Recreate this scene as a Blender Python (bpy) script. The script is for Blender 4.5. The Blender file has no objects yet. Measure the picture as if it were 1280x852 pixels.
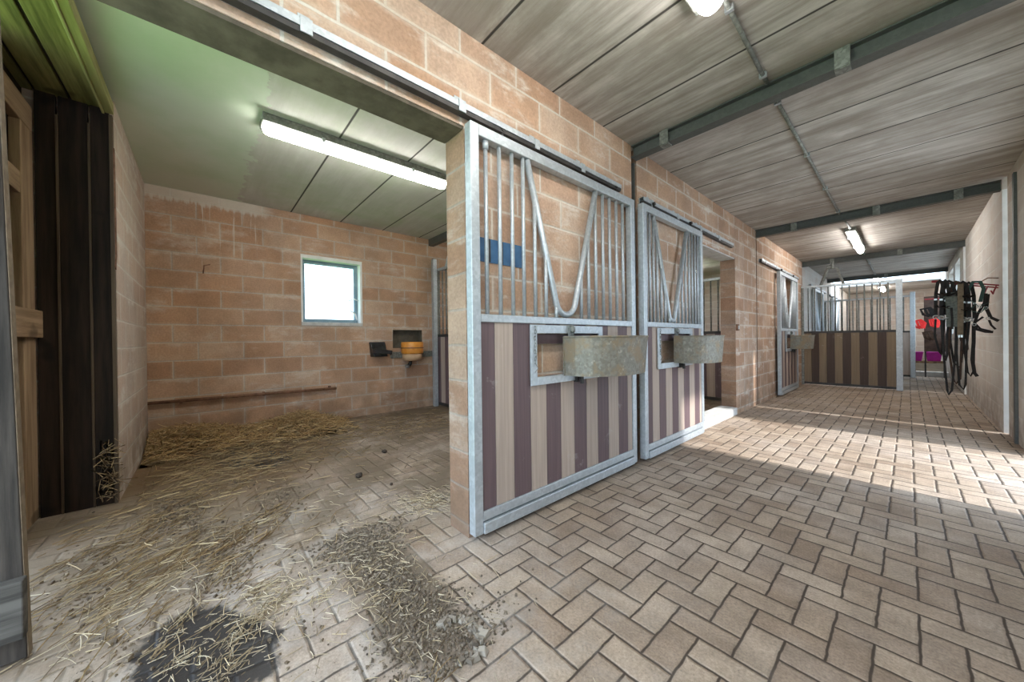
import bpy, bmesh, math, random
from mathutils import Vector, Matrix
R = random.Random(7)
PI = math.pi
scene = bpy.context.scene
COL = scene.collection
WL = {}                                     # world location of each thing

# ------------------------------------------------------------------ materials
class NT:
    """small helper around a node tree"""
    def __init__(s, name):
        s.m = bpy.data.materials.new(name); s.m.use_nodes = True
        s.t = s.m.node_tree; s.t.nodes.clear()
        s.out = s.n('ShaderNodeOutputMaterial')
        s.b = s.n('ShaderNodeBsdfPrincipled')
        s.l(s.b.outputs[0], s.out.inputs[0])
    def n(s, k, **kw):
        x = s.t.nodes.new(k)
        for a, v in kw.items(): setattr(x, a, v)
        return x
    def l(s, a, b): s.t.links.new(a, b)
    def put(s, sock, v):
        if isinstance(v, bpy.types.NodeSocket): s.l(v, sock)
        elif isinstance(v, (tuple, list)) and len(v) == 3 and sock.type == 'RGBA': sock.default_value = (*v, 1)
        else: sock.default_value = v
    def math(s, op, a, b=0.0, c=0.0, clamp=False):
        x = s.n('ShaderNodeMath', operation=op); x.use_clamp = clamp
        s.put(x.inputs[0], a); s.put(x.inputs[1], b); s.put(x.inputs[2], c)
        return x.outputs[0]
    def mix(s, f, a, b, mode='MIX'):
        x = s.n('ShaderNodeMix', data_type='RGBA', blend_type=mode)
        s.put(x.inputs[0], f); s.put(x.inputs[6], a); s.put(x.inputs[7], b)
        return x.outputs[2]
    def sm(s, v, lo, hi, a=0.0, b=1.0):
        x = s.n('ShaderNodeMapRange', interpolation_type='SMOOTHSTEP')
        s.put(x.inputs[0], v); x.inputs[1].default_value = lo; x.inputs[2].default_value = hi
        x.inputs[3].default_value = a; x.inputs[4].default_value = b
        return x.outputs[0]
    def pos(s): return s.n('ShaderNodeNewGeometry').outputs['Position']
    def obj(s): return s.n('ShaderNodeTexCoord').outputs['Object']
    def sep(s, v):
        x = s.n('ShaderNodeSeparateXYZ'); s.l(v, x.inputs[0]); return x.outputs
    def comb(s, a, b, c=0.0):
        x = s.n('ShaderNodeCombineXYZ')
        s.put(x.inputs[0], a); s.put(x.inputs[1], b); s.put(x.inputs[2], c); return x.outputs[0]
    def noise(s, v, scale, detail=4, rough=.55, stretch=None):
        if stretch:
            m = s.n('ShaderNodeVectorMath', operation='MULTIPLY'); s.l(v, m.inputs[0]); m.inputs[1].default_value = stretch
            v = m.outputs[0]
        x = s.n('ShaderNodeTexNoise'); s.l(v, x.inputs['Vector'])
        x.inputs['Scale'].default_value = scale; x.inputs['Detail'].default_value = detail; x.inputs['Roughness'].default_value = rough
        return x.outputs[0]
    def bump(s, h, strength=.4, dist=.01):
        x = s.n('ShaderNodeBump'); x.inputs['Strength'].default_value = strength; x.inputs['Distance'].default_value = dist
        s.l(h, x.inputs['Height']); s.l(x.outputs[0], s.b.inputs['Normal'])
    def done(s, col, rough=.8, metal=0.0, spec=None):
        s.put(s.b.inputs['Base Color'], col); s.put(s.b.inputs['Roughness'], rough); s.put(s.b.inputs['Metallic'], metal)
        if spec is not None: s.b.inputs['Specular IOR Level'].default_value = spec
        return s.m

def simple(name, c1, c2, rough=.7, scale=8, metal=0.0, stretch=None, bump=0.0, spec=None):
    t = NT(name); f = t.noise(t.obj(), scale, 5, .6, stretch)
    f2 = t.sm(f, .3, .7)
    if bump: t.bump(f, bump, .004)
    return t.done(t.mix(f2, c1, c2), rough, metal, spec)

def blocks(name, axis, u0, v0, w=.414, h=.2005, tint=(1, 1, 1), white=.55, jamb=False, drips=False, pale_mix=0.0, mort=(.60, .55, .49)):
    """concrete block masonry; axis = the horizontal world axis along the wall"""
    t = NT(name); p = t.pos(); s = t.sep(p)
    u = t.math('SUBTRACT', s[0] if axis == 'x' else s[1], u0)
    v = t.math('SUBTRACT', s[2], v0)
    wob = t.noise(p, 9, 3)
    u = t.math('ADD', u, t.math('MULTIPLY', t.math('SUBTRACT', wob, .5), .010))
    v = t.math('ADD', v, t.math('MULTIPLY', t.math('SUBTRACT', t.noise(p, 7, 3), .5), .010))
    if jamb: u = t.math('MULTIPLY', u, 0.02)
    b = t.n('ShaderNodeTexBrick'); t.l(t.comb(u, v), b.inputs['Vector'])
    b.offset = .5; b.inputs['Scale'].default_value = 1
    b.inputs['Brick Width'].default_value = w; b.inputs['Row Height'].default_value = h
    b.inputs['Mortar Size'].default_value = .0085; b.inputs['Mortar Smooth'].default_value = .5
    T = lambda c: tuple(a*q for a, q in zip(c, tint))
    t.put(b.inputs['Color1'], T((.42, .265, .182))); t.put(b.inputs['Color2'], T((.53, .405, .318)))
    t.put(b.inputs['Mortar'], T(mort))
    # warmer blocks, picked at random by a coarse noise
    big = t.sm(t.noise(p, 2.3, 2), .42, .62)
    col = t.mix(t.math('MULTIPLY', big, .45), b.outputs[0], T((.47, .30, .195)))
    col = t.mix(b.outputs[1], col, T(mort))
    grain = t.noise(p, 60, 5, .7)
    col = t.mix(.3, col, t.mix(t.sm(grain, .3, .7), (.30, .28, .26), (.72, .70, .68)), 'OVERLAY')
    b2 = t.n('ShaderNodeTexBrick'); t.l(t.comb(u, v), b2.inputs['Vector']); b2.offset = .5; b2.inputs['Scale'].default_value = 1
    b2.inputs['Brick Width'].default_value = w; b2.inputs['Row Height'].default_value = h
    b2.inputs['Mortar Size'].default_value = .034; b2.inputs['Mortar Smooth'].default_value = 1.0
    edge = t.math('MULTIPLY', b2.outputs[1], t.sm(t.noise(p, 5, 6, .7), .38, .62, .15, 1))
    col = t.mix(t.math('MULTIPLY', edge, .12 if jamb else .6 if drips is False else .35), col, (.60, .52, .44))
    mot = t.noise(p, 1.9, 7, .68)
    col = t.mix(.55, col, t.mix(t.sm(mot, .3, .7), (.34, .33, .32), (.64, .63, .62)), 'OVERLAY')
    # lime bloom
    st = (1, .6, 1.5) if axis == 'y' else (.6, 1, 1.5)
    row = t.math('ABSOLUTE', t.math('SUBTRACT', t.math('FRACT', t.math('ADD', t.math('DIVIDE', v, h), 20.12)), .5))
    halo = t.math('MULTIPLY', t.sm(row, .36, .5), .06)
    bl = t.math('MULTIPLY', t.sm(t.math('ADD', t.noise(p, 3.1, 8, .72, st), halo), .53, .74), white)
    col = t.mix(bl, col, (.72, .67, .60))
    if drips:
        dr = t.noise(p, 1, 3, .6, (1, 34, .9)); top = t.noise(p, 1, 2, .5, (1, 9, .01))
        zl = t.math('ADD', t.math('MULTIPLY', t.math('SUBTRACT', top, .5), 1.9), 2.32)
        mk = t.math('MULTIPLY', t.sm(dr, .60, .66), t.sm(t.math('SUBTRACT', s[2], zl), -.05, .05))
        mk = t.math('MULTIPLY', mk, t.math('MULTIPLY', t.sm(s[1], -.38, -.2), t.sm(s[1], .7, .45, 0, 1)))
        band = t.math('MULTIPLY', t.sm(t.math('ADD', s[2], t.math('MULTIPLY', t.math('SUBTRACT', dr, .5), .25)), 2.66, 2.71), t.sm(s[1], .75, .45, 0, 1))
        col = t.mix(t.math('MAXIMUM', t.math('MULTIPLY', mk, .8), t.math('MULTIPLY', band, .75)), col, (.66, .62, .55))
    if pale_mix:
        wf = t.math('MULTIPLY', t.sm(t.noise(p, 2.2, 6, .7), .25, .6, .55, 1), pale_mix)  # pale blend; on side, far and end walls it paints daylight
        col = t.mix(wf, col, (.61, .605, .575))
    # splash dirt close to the ground
    low = t.math('MULTIPLY', t.sm(s[2], .05, .75, 1, 0), t.sm(t.noise(p, 5, 5), .3, .62))
    col = t.mix(t.math('MULTIPLY', low, .55), col, (.17, .115, .075))
    hgt = t.math('ADD', t.math('MULTIPLY', t.math('SUBTRACT', 1, b.outputs[1]), .7), t.math('MULTIPLY', grain, .35))
    t.bump(hgt, .55, .006)
    return t.done(col, .92, spec=.2)

def m_floor():
    t = NT('herringbone_pavers'); p = t.pos(); s = t.sep(p)
    W = .1072
    wob = t.noise(p, 14, 2)
    X = t.math('ADD', s[0], t.math('MULTIPLY', t.math('SUBTRACT', wob, .5), .011))
    Y = t.math('ADD', s[1], t.math('MULTIPLY', t.math('SUBTRACT', t.noise(p, 11, 2), .5), .011))
    U = t.math('DIVIDE', t.math('ADD', X, 1.265 + 40*W), W); V = t.math('DIVIDE', t.math('ADD', Y, -1.562 + 40*W), W)
    i = t.math('FLOOR', U); j = t.math('FLOOR', V); fu = t.math('SUBTRACT', U, i); fv = t.math('SUBTRACT', V, j)
    k = t.math('MODULO', t.math('ADD', i, j), 4.0)            # 0,1 lie along x; 2,3 along y
    isV = t.math('GREATER_THAN', k, 1.5)
    odd = t.math('MODULO', k, 2.0); oddb = t.math('GREATER_THAN', odd, .5)
    nV = t.math('SUBTRACT', 1, isV)
    a = t.math('ADD', fu, t.math('MULTIPLY', oddb, nV)); la = t.math('ADD', 1, nV)
    c = t.math('ADD', fv, t.math('MULTIPLY', oddb, isV)); lc = t.math('ADD', 1, isV)
    d = t.math('MINIMUM', t.math('MINIMUM', a, t.math('SUBTRACT', la, a)), t.math('MINIMUM', c, t.math('SUBTRACT', lc, c)))
    bi = t.math('SUBTRACT', i, t.math('MULTIPLY', oddb, nV)); bj = t.math('SUBTRACT', j, t.math('MULTIPLY', oddb, isV))
    wn = t.n('ShaderNodeTexWhiteNoise', noise_dimensions='2D'); t.l(t.comb(bi, bj), wn.inputs['Vector'])
    col = t.mix(wn.outputs[0], (.245, .18, .13), (.37, .295, .225))
    col = t.mix(t.math('MULTIPLY', t.sm(t.noise(p, 1.3, 3), .4, .65), .5), col, (.42, .36, .31))
    gr = t.noise(p, 95, 6, .75)
    col = t.mix(.6, col, t.mix(t.sm(gr, .3, .7), (.30, .29, .28), (.70, .69, .68)), 'OVERLAY')
    g2 = t.noise(p, 6, 6, .7)
    col = t.mix(.5, col, t.mix(t.sm(g2, .3, .7), (.32, .31, .30), (.68, .67, .66)), 'OVERLAY')
    pit = t.sm(t.noise(p, 150, 2, .5), .66, .72)
    col = t.mix(t.math('MULTIPLY', pit, .6), col, (.09, .065, .05))
    sp = t.sm(t.noise(p, 16, 4, .7), .60, .72)                # dark spots
    col = t.mix(t.math('MULTIPLY', sp, .38), col, (.17, .13, .10))
    # joints: open in the aisle, silted up in the stall
    silt = t.math('MULTIPLY', t.sm(s[0], -1.9, -1.2, 1, 0), t.sm(t.noise(p, 2.6, 4), .38, .62))
    jn = t.sm(d, .02, .06, 1, 0)
    jc = t.mix(silt, (.06, .042, .03), (.27, .225, .175))
    col = t.mix(jn, col, jc)
    # ---- marks with a shape of their own, in the stall
    wb = t.noise(p, 3.4, 6, .65)
    def blob(cx, cy, rx, ry, ang, edge=.35, amp=1.1):
        dx = t.math('SUBTRACT', s[0], cx); dy = t.math('SUBTRACT', s[1], cy); ca, sa = math.cos(ang), math.sin(ang)
        q = t.math('DIVIDE', t.math('ADD', t.math('MULTIPLY', dx, ca), t.math('MULTIPLY', dy, sa)), rx)
        r = t.math('DIVIDE', t.math('SUBTRACT', t.math('MULTIPLY', dy, ca), t.math('MULTIPLY', dx, sa)), ry)
        e = t.math('SQRT', t.math('ADD', t.math('MULTIPLY', q, q), t.math('MULTIPLY', r, r)))
        e = t.math('ADD', e, t.math('MULTIPLY', t.math('SUBTRACT', wb, .5), amp*1.6))
        return t.sm(e, 1-edge, 1+edge, 1, 0)
    st = t.math('MULTIPLY', t.sm(s[0], -2.3, -1.55, 1, 0), t.sm(t.noise(p, 1.7, 6, .7), .37, .57))
    col = t.mix(t.math('MULTIPLY', st, .85), col, (.155, .115, .075))
    dust = t.math('MULTIPLY', blob(-1.55, .35, 1.25, .95, .2, .6), t.sm(t.noise(p, 4, 7, .7), .42, .66))
    col = t.mix(t.math('MULTIPLY', dust, .4), col, (.50, .46, .42))
    brown = blob(-4.3, .1, 1.15, .75, .1, .5)
    col = t.mix(t.math('MULTIPLY', brown, .8), col, (.17, .10, .045))
    brown2 = blob(-2.9, -.2, .95, .34, -.1, .6, 1.5)
    col = t.mix(t.math('MULTIPLY', brown2, .7), col, (.19, .14, .09))
    wet = t.math('MAXIMUM', blob(-4.12, .36, .42, .25, .5, .3), blob(-1.66, .01, .33, .16, .35, .12, 1.3))
    col = t.mix(t.math('MULTIPLY', wet, .93), col, (.012, .012, .014))
    dung = blob(-1.53, .63, .50, .17, 0.0, .3, .9)
    col = t.mix(t.math('MULTIPLY', dung, .85), col, (.12, .09, .06))
    rough = t.math('SUBTRACT', .82, t.math('MULTIPLY', wet, .42))
    hgt = t.math('ADD', t.math('MULTIPLY', t.sm(d, .0, .12), t.math('SUBTRACT', 1, t.math('MULTIPLY', silt, .7))), t.math('MULTIPLY', gr, .22))
    hgt = t.math('ADD', hgt, t.math('MULTIPLY', wn.outputs[0], .25))
    t.bump(hgt, .7, .007)
    return t.done(col, rough, spec=.4)

def m_ceiling(name, y0, stall=False):
    t = NT(name); p = t.pos(); s = t.sep(p)
    str1 = t.noise(p, 1.0, 9, .72, (1.0, 10, 1)); str2 = t.noise(p, 1.0, 5, .7, (3.0, 60, 1)); cl = t.noise(p, 1.5, 7, .68)
    col = t.mix(t.sm(str1, .30, .70), (.285, .25, .215), (.58, .55, .515))
    col = t.mix(t.math('MULTIPLY', t.sm(cl, .40, .64), .6), col, (.27, .235, .20))
    col = t.mix(t.math('MULTIPLY', t.sm(str2, .58, .78), .3), col, (.70, .68, .65))
    fr = t.math('FRACT', t.math('ADD', t.math('DIVIDE', t.math('SUBTRACT', s[1], y0), .605), 40.5))
    dj = t.math('ABSOLUTE', t.math('SUBTRACT', fr, .5))
    lime = t.math('MULTIPLY', t.sm(dj, .02, .16, 1, 0), t.sm(t.noise(p, 3, 6, .7, (1, 5, 1)), .45, .65))
    col = t.mix(t.math('MULTIPLY', lime, .5), col, (.66, .63, .58))
    jn = t.sm(dj, .008, .018, 1, 0)
    hgt = t.math('SUBTRACT', t.math('MULTIPLY', str2, .3), jn)
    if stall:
        green_lit = t.sm(t.noise(p, 1.6, 6, .65), .38, .66)  # green patches: bounce light put into the concrete colour
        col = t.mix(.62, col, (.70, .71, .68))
        col = t.mix(t.math('MULTIPLY', green_lit, .5), col, (.42, .50, .34))
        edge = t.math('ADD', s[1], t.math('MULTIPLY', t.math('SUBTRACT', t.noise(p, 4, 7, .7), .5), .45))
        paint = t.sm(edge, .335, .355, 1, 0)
        pc = t.mix(t.sm(t.noise(p, 2.0, 5, .6), .35, .7), (.64, .70, .60), (.56, .66, .52))  # paint colour also carries the green bounce light
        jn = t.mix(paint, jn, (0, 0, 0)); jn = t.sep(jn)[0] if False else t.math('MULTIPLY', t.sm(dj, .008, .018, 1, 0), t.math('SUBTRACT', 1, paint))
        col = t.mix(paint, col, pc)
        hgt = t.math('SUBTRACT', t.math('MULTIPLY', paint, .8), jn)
    col = t.mix(t.math('MULTIPLY', jn, .9), col, (.03, .027, .025))
    t.bump(hgt, .5, .006)
    return t.done(col, .85, spec=.25)

def m_timber(name, c1, c2, axis='z', rough=.8):
    t = NT(name); p = t.pos()
    st = {'z': (14, 14, .9), 'x': (.9, 14, 14), 'y': (14, .9, 14)}[axis]
    g = t.noise(p, 1.6, 8, .65, st); kn = t.sm(t.noise(p, 3.2, 2, .5), .68, .74)
    col = t.mix(t.sm(g, .32, .68), c1, c2)
    col = t.mix(t.math('MULTIPLY', kn, .7), col, tuple(a*.35 for a in c1))
    t.bump(g, .4, .004)
    return t.done(col, rough, spec=.3)

def m_galv(name, a=(.44, .475, .50), b=(.60, .64, .665), rough=.42, metal=.55):
    t = NT(name); p = t.pos()
    v = t.n('ShaderNodeTexVoronoi'); t.l(p, v.inputs['Vector']); v.inputs['Scale'].default_value = 55
    f = t.math('ADD', t.math('MULTIPLY', t.sep(v.outputs['Color'])[0], .25), t.math('MULTIPLY', t.noise(p, 9, 6, .7), .6))
    col = t.mix(t.sm(f, .25, .75), a, b)
    return t.done(col, t.math('ADD', rough, t.math('MULTIPLY', f, .2)), metal)

def m_trough():
    t = NT('dirty_galvanised_steel'); p = t.pos()
    v = t.n('ShaderNodeTexVoronoi'); t.l(p, v.inputs['Vector']); v.inputs['Scale'].default_value = 60
    n1 = t.noise(p, 7, 7, .7); s = t.sep(p)
    col = t.mix(t.sep(v.outputs['Color'])[0], (.20, .185, .15), (.28, .27, .235))
    col = t.mix(t.sm(n1, .45, .62), col, (.28, .215, .14))
    col = t.mix(t.math('MULTIPLY', t.sm(t.noise(p, 22, 4, .7), .58, .68), .5), col, (.50, .46, .38))
    return t.done(col, .62, .35)

def m_plank(name, c):
    t = NT(name); p = t.obj(); g = t.noise(p, 1.5, 6, .6, (30, 30, 1.0))
    col = t.mix(t.sm(g, .3, .7), tuple(x*.86 for x in c), tuple(x*1.12 for x in c))
    sc = t.sm(t.noise(t.pos(), 6, 6, .7), .62, .70)
    col = t.mix(t.math('MULTIPLY', sc, .25), col, (.5, .46, .44))
    t.bump(g, .2, .002)
    return t.done(col, .55, spec=.35)

def m_straw(name, cols):
    t = NT(name); g = t.n('ShaderNodeNewGeometry')
    r = t.n('ShaderNodeValToRGB'); t.l(g.outputs['Random Per Island'], r.inputs[0])
    e = r.color_ramp.elements
    e[0].position = 0; e[0].color = (*cols[0], 1); e[1].position = 1; e[1].color = (*cols[-1], 1)
    for k, c in enumerate(cols[1:-1]):
        q = e.new((k+1)/(len(cols)-1)); q.color = (*c, 1)
    return t.done(r.outputs[0], .65)

def m_emit(name, col, strength):
    t = NT(name); t.b.inputs['Emission Color'].default_value = (*col, 1); t.b.inputs['Emission Strength'].default_value = strength
    return t.done((.85, .85, .85), .4)

def m_glass(name):
    m = bpy.data.materials.new(name); m.use_nodes = True; nt = m.node_tree; nt.nodes.clear()
    o = nt.nodes.new('ShaderNodeOutputMaterial'); mx = nt.nodes.new('ShaderNodeMixShader')
    a = nt.nodes.new('ShaderNodeBsdfTransparent'); b = nt.nodes.new('ShaderNodeBsdfGlossy')
    a.inputs[0].default_value = (.93, .96, .97, 1); b.inputs[1].default_value = .03
    mx.inputs[0].default_value = .06
    nt.links.new(a.outputs[0], mx.inputs[1]); nt.links.new(b.outputs[0], mx.inputs[2]); nt.links.new(mx.outputs[0], o.inputs[0])
    return m

M = dict(
    floor=m_floor(),
    wall_aisle=blocks('tan_concrete_blocks', 'y', .6575, .07, w=.415, white=.95),
    wall_cross=blocks('tan_concrete_blocks_cross', 'x', 0.1, .07, white=.5),
    wall_jamb=blocks('dark_block_ends', 'x', 0.1, .07, white=.25, tint=(.60, .55, .52), mort=(.44, .38, .33), jamb=True),  # darker tint for the end faces
    wall_side=blocks('daylit_side_blocks', 'x', 0.1, .07, white=.9, pale_mix=.38),  # paled: daylight on this wall is in its colour
    wall_back=blocks('tan_concrete_blocks_back', 'y', .154, .11, w=.413, white=.5, tint=(.98, .93, .88), drips=True, mort=(.47, .43, .385)),
    wall_right=blocks('pale_limewashed_blocks', 'y', .2, .07, w=.415, white=.9, tint=(1.0, 1.14, 1.25), pale_mix=.72),
    wall_far=blocks('daylit_far_blocks', 'y', .657, .07, w=.415, white=.9, pale_mix=.8),  # lighter copy of the aisle blocks, brightness of the far bay painted in
    wall_end=blocks('daylit_end_blocks', 'x', .2, .07, white=.9, pale_mix=.55),  # paled likewise, the end wall's daylight is in the colour
    ceil=m_ceiling('board_marked_concrete_slabs', 1.225),
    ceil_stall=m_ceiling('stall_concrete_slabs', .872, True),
    galv=m_galv('galvanised_steel'), galv_dark=m_galv('weathered_galvanised_steel', (.16, .165, .15), (.36, .37, .345), .55, .4),
    beam=m_galv('painted_steel_beam', (.085, .09, .085), (.12, .125, .12), .5, .2),
    track=simple('dark_steel_track', (.035, .033, .032), (.07, .065, .06), .5, 9, .4),
    trough=m_trough(),
    plum=m_plank('plum_recycled_plastic_board', (.135, .09, .095)), taupe=m_plank('taupe_recycled_plastic_board', (.42, .335, .28)),
    shaded_dark_plank=m_plank('shaded_dark_board', (.065, .042, .032)), shaded_ochre_plank=m_plank('shaded_ochre_board', (.21, .155, .10)),  # darker boards: the shade at the aisle end is in their colour
    dark_timber=m_timber('creosoted_timber', (.008, .005, .003), (.030, .017, .010)),
    dark_timber_edge=m_timber('worn_batten_edge', (.06, .04, .025), (.12, .085, .055)),
    frame_timber=m_timber('raw_brown_timber', (.20, .125, .07), (.38, .26, .16)),
    frame_timber_x=m_timber('raw_brown_timber_rail', (.20, .125, .07), (.38, .26, .16), 'x'),
    grey_timber=m_timber('weathered_grey_timber', (.022, .018, .015), (.07, .057, .047), rough=.95),
    grey_timber_y=m_timber('weathered_grey_rail', (.03, .026, .022), (.11, .10, .088), 'y'),
    soffit=m_timber('green_lit_softwood', (.10, .095, .03), (.26, .24, .085), 'x'),  # green light from the lawn put into the plank colour
    trim=m_timber('pale_green_lit_softwood', (.26, .25, .10), (.42, .40, .18), 'x'),  # same green light, paler, in the trim colour
    white_metal=simple('white_enamel', (.62, .63, .64), (.74, .75, .75), .4, 5),
    tube=m_emit('lit_tube', (1.0, .97, .90), 24), tube_cool=m_emit('lit_tube_aisle', (1.0, .97, .92), 24),
    tube_far=m_emit('lit_tube_far', (1.0, .97, .93), 34),
    white_render=simple('white_window_reveal', (.72, .72, .70), (.84, .84, .82), .8, 6),
    blue_frame=simple('blue_grey_window_frame', (.16, .25, .31), (.26, .36, .42), .45, 6),
    glass=m_glass('window_glass'),
    black=simple('black_plastic', (.012, .012, .013), (.03, .03, .032), .25, 10),
    orange=simple('chipped_orange_enamel', (.62, .20, .02), (.75, .33, .06), .45, 14),
    brown_bowl=simple('brown_bowl_base', (.38, .22, .12), (.5, .33, .2), .6, 10),
    rust=simple('rusty_pipe', (.10, .045, .022), (.24, .12, .07), .75, 16),
    blue=simple('blue_plastic_notice', (.045, .12, .24), (.07, .17, .32), .4, 12),
    leather=simple('black_leather', (.008, .006, .005), (.022, .016, .013), .6, 18, spec=.2),
    brown_leather=simple('brown_leather', (.035, .017, .01), (.08, .04, .022), .6, 18, spec=.2),
    tan_leather=simple('tan_webbing', (.12, .085, .05), (.19, .14, .09), .8, 30),
    fleece=simple('grey_green_fleece', (.075, .085, .075), (.14, .15, .13), .95, 60, bump=.6),
    green_web=simple('dark_green_webbing', (.016, .045, .036), (.03, .08, .065), .7, 30),
    red=simple('red_enamel', (.22, .012, .02), (.34, .03, .04), .4, 12),
    red_web=simple('bright_red_nylon', (.75, .012, .012), (.9, .03, .02), .6, 20),
    magenta=simple('magenta_plastic', (.36, .006, .24), (.5, .015, .36), .35, 6),
    chrome=simple('bright_metal', (.35, .35, .34), (.5, .5, .48), .35, 8, .9),
    dung=simple('dry_dung', (.10, .075, .05), (.30, .255, .20), .95, 30),
    dung_dark=simple('fresh_dung', (.03, .02, .014), (.07, .05, .035), .8, 30),
    straw=m_straw('golden_straw', [(.07, .04, .018), (.24, .155, .07), (.13, .08, .035), (.40, .28, .135), (.10, .06, .028), (.50, .38, .20)]),
    straw_gold=m_straw('fresh_straw', [(.16, .085, .03), (.46, .29, .12), (.27, .15, .055), (.64, .44, .20), (.10, .055, .02), (.70, .52, .28)]),
    straw_dry=m_straw('bleached_straw', [(.22, .16, .09), (.46, .36, .22), (.30, .23, .14), (.62, .53, .37), (.12, .085, .05), (.52, .40, .22)]),
    lawn=simple('mown_grass', (.22, .42, .08), (.32, .52, .13), .9, 20),
    yard=simple('pale_yard_concrete', (.42, .42, .40), (.55, .54, .52), .9, 4),
    concrete=simple('pale_concrete_step', (.46, .45, .43), (.6, .59, .57), .9, 12),
    shade_dark=simple('shade_dark_concrete', (.075, .06, .042), (.15, .125, .09), .95, 7),  # dark colour for shade under the opening head and in the niche
    saddle_brown=simple('dark_reddish_board', (.06, .03, .022), (.13, .075, .05), .8, 9),
    cream=simple('cream_painted_board', (.55, .50, .40), (.66, .61, .51), .7, 6),
)

# ------------------------------------------------------------------ mesh helpers
class MB:
    def __init__(s): s.bm = bmesh.new()
    def quad(s, pts):
        return s.bm.faces.new([s.bm.verts.new(p) for p in pts])
    def hexa(s, P):
        """8 corners: bottom ring then top ring"""
        v = [s.bm.verts.new(p) for p in P]
        for f in ((3, 2, 1, 0), (4, 5, 6, 7), (0, 1, 5, 4), (1, 2, 6, 5), (2, 3, 7, 6), (3, 0, 4, 7)):
            s.bm.faces.new([v[k] for k in f])
        return s
    def box(s, x0, x1, y0, y1, z0, z1):
        return s.hexa([(x0, y0, z0), (x1, y0, z0), (x1, y1, z0), (x0, y1, z0), (x0, y0, z1), (x1, y0, z1), (x1, y1, z1), (x0, y1, z1)])
    def sweep(s, pts, prof, up=None, closed=False, caps=True):
        """sweep a closed profile [(a,b)] along a polyline"""
        pts = [Vector(p) for p in pts]; n = len(pts); rings = []; side = None
        for k in range(n):
            a = pts[(k-1) % n] if (k or closed) else pts[0]; b = pts[(k+1) % n] if (k < n-1 or closed) else pts[-1]
            d = (b-a)
            d = d.normalized() if d.length > 1e-9 else Vector((0, 0, 1))
            if up is not None:
                sd = Vector(up).cross(d)
                if sd.length < 1e-4: sd = side if side is not None else d.orthogonal()
            else:
                sd = (side - d*side.dot(d)) if side is not None else d.orthogonal()
            sd.normalize(); side = sd; o = d.cross(sd)
            rings.append([s.bm.verts.new(pts[k] + sd*p[0] + o*p[1]) for p in prof])
        m = len(prof)
        for k in range(n if closed else n-1):
            r0, r1 = rings[k], rings[(k+1) % n]
            for q in range(m): s.bm.faces.new((r0[q], r0[(q+1) % m], r1[(q+1) % m], r1[q]))
        if caps and not closed:
            s.bm.faces.new(list(reversed(rings[0]))); s.bm.faces.new(rings[-1])
        return s
    def tube(s, pts, r, n=8, closed=False):
        return s.sweep(pts, [(r*math.cos(2*PI*k/n), r*math.sin(2*PI*k/n)) for k in range(n)], closed=closed)
    def strap(s, pts, w, t=.003, up=None, closed=False):
        return s.sweep(pts, [(-w/2, -t/2), (w/2, -t/2), (w/2, t/2), (-w/2, t/2)], up=up, closed=closed)
    def lathe(s, c, prof, axis='z', n=20, a0=0, a1=2*PI):
        c = Vector(c); rings = []; full = abs(a1-a0-2*PI) < 1e-6; cnt = n if full else n+1
        for r, h in prof:
            ring = []
            for k in range(cnt):
                a = a0 + (a1-a0)*k/n; u, v = r*math.cos(a), r*math.sin(a)
                ring.append(s.bm.verts.new(c + Vector({'z': (u, v, h), 'x': (h, u, v), 'y': (u, h, v)}[axis])))
            rings.append(ring)
        for r0, r1 in zip(rings, rings[1:]):
            for k in range(n if full else n):
                k2 = (k+1) % cnt if full else k+1
                s.bm.faces.new((r0[k], r0[k2], r1[k2], r1[k]))
        if full:
            s.bm.faces.new(list(reversed(rings[0]))); s.bm.faces.new(rings[-1])
        return s
    def build(s, name, mat, parent=None, bevel=0.0, smooth=False, solid=0.0):
        bmesh.ops.recalc_face_normals(s.bm, faces=s.bm.faces)
        if parent is not None:
            off = WL.get(parent.name, Vector((0, 0, 0)))
            bmesh.ops.translate(s.bm, verts=s.bm.verts, vec=-off)
        me = bpy.data.meshes.new(name); s.bm.to_mesh(me); s.bm.free()
        me.materials.append(mat)
        if smooth:
            for f in me.polygons: f.use_smooth = True
        o = bpy.data.objects.new(name, me); COL.objects.link(o)
        if parent is not None:
            o.parent = parent; WL[o.name] = WL.get(parent.name, Vector((0, 0, 0)))
        if solid:
            md = o.modifiers.new('thickness', 'SOLIDIFY'); md.thickness = solid
        if bevel:
            md = o.modifiers.new('bevel', 'BEVEL'); md.width = bevel; md.segments = 2; md.limit_method = 'ANGLE'
        return o

def tag(o, label=None, cat=None, group=None, kind=None):
    if cat and not kind: kind = 'thing'
    if label: o['label'] = label
    if cat: o['category'] = cat
    if group: o['group'] = group
    if kind: o['kind'] = kind
    return o
def thing(name, loc, label, cat, group=None):
    o = bpy.data.objects.new(name, None); COL.objects.link(o); o.location = loc; o.empty_display_size = .1
    WL[o.name] = Vector(loc)
    return tag(o, label, cat, group)
def struct(name, mb, mat, parent=None, **k):
    o = mb.build(name, mat, parent, **k)
    if parent is None: o['kind'] = 'structure'
    return o
def copy_tree(o, parent=None):
    c = o.copy(); COL.objects.link(c)
    if parent is not None: c.parent = parent
    for ch in list(o.children): copy_tree(ch, c)
    return c
def B(*a): return MB().box(*a)

# ------------------------------------------------------------------ the shell
XW, XB = -1.62, -1.81          # aisle face and stall face of the long block wall
XK = -5.35                     # back wall of the stalls
XR = .72                       # right wall
ZC = 2.81
YE = 20.0
struct('floor', B(XK-.25, XR+.2, -.75, YE, -.12, 0).box(-3.86, -1.9, -1.1, -.75, -.12, 0), M['floor'])
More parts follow.
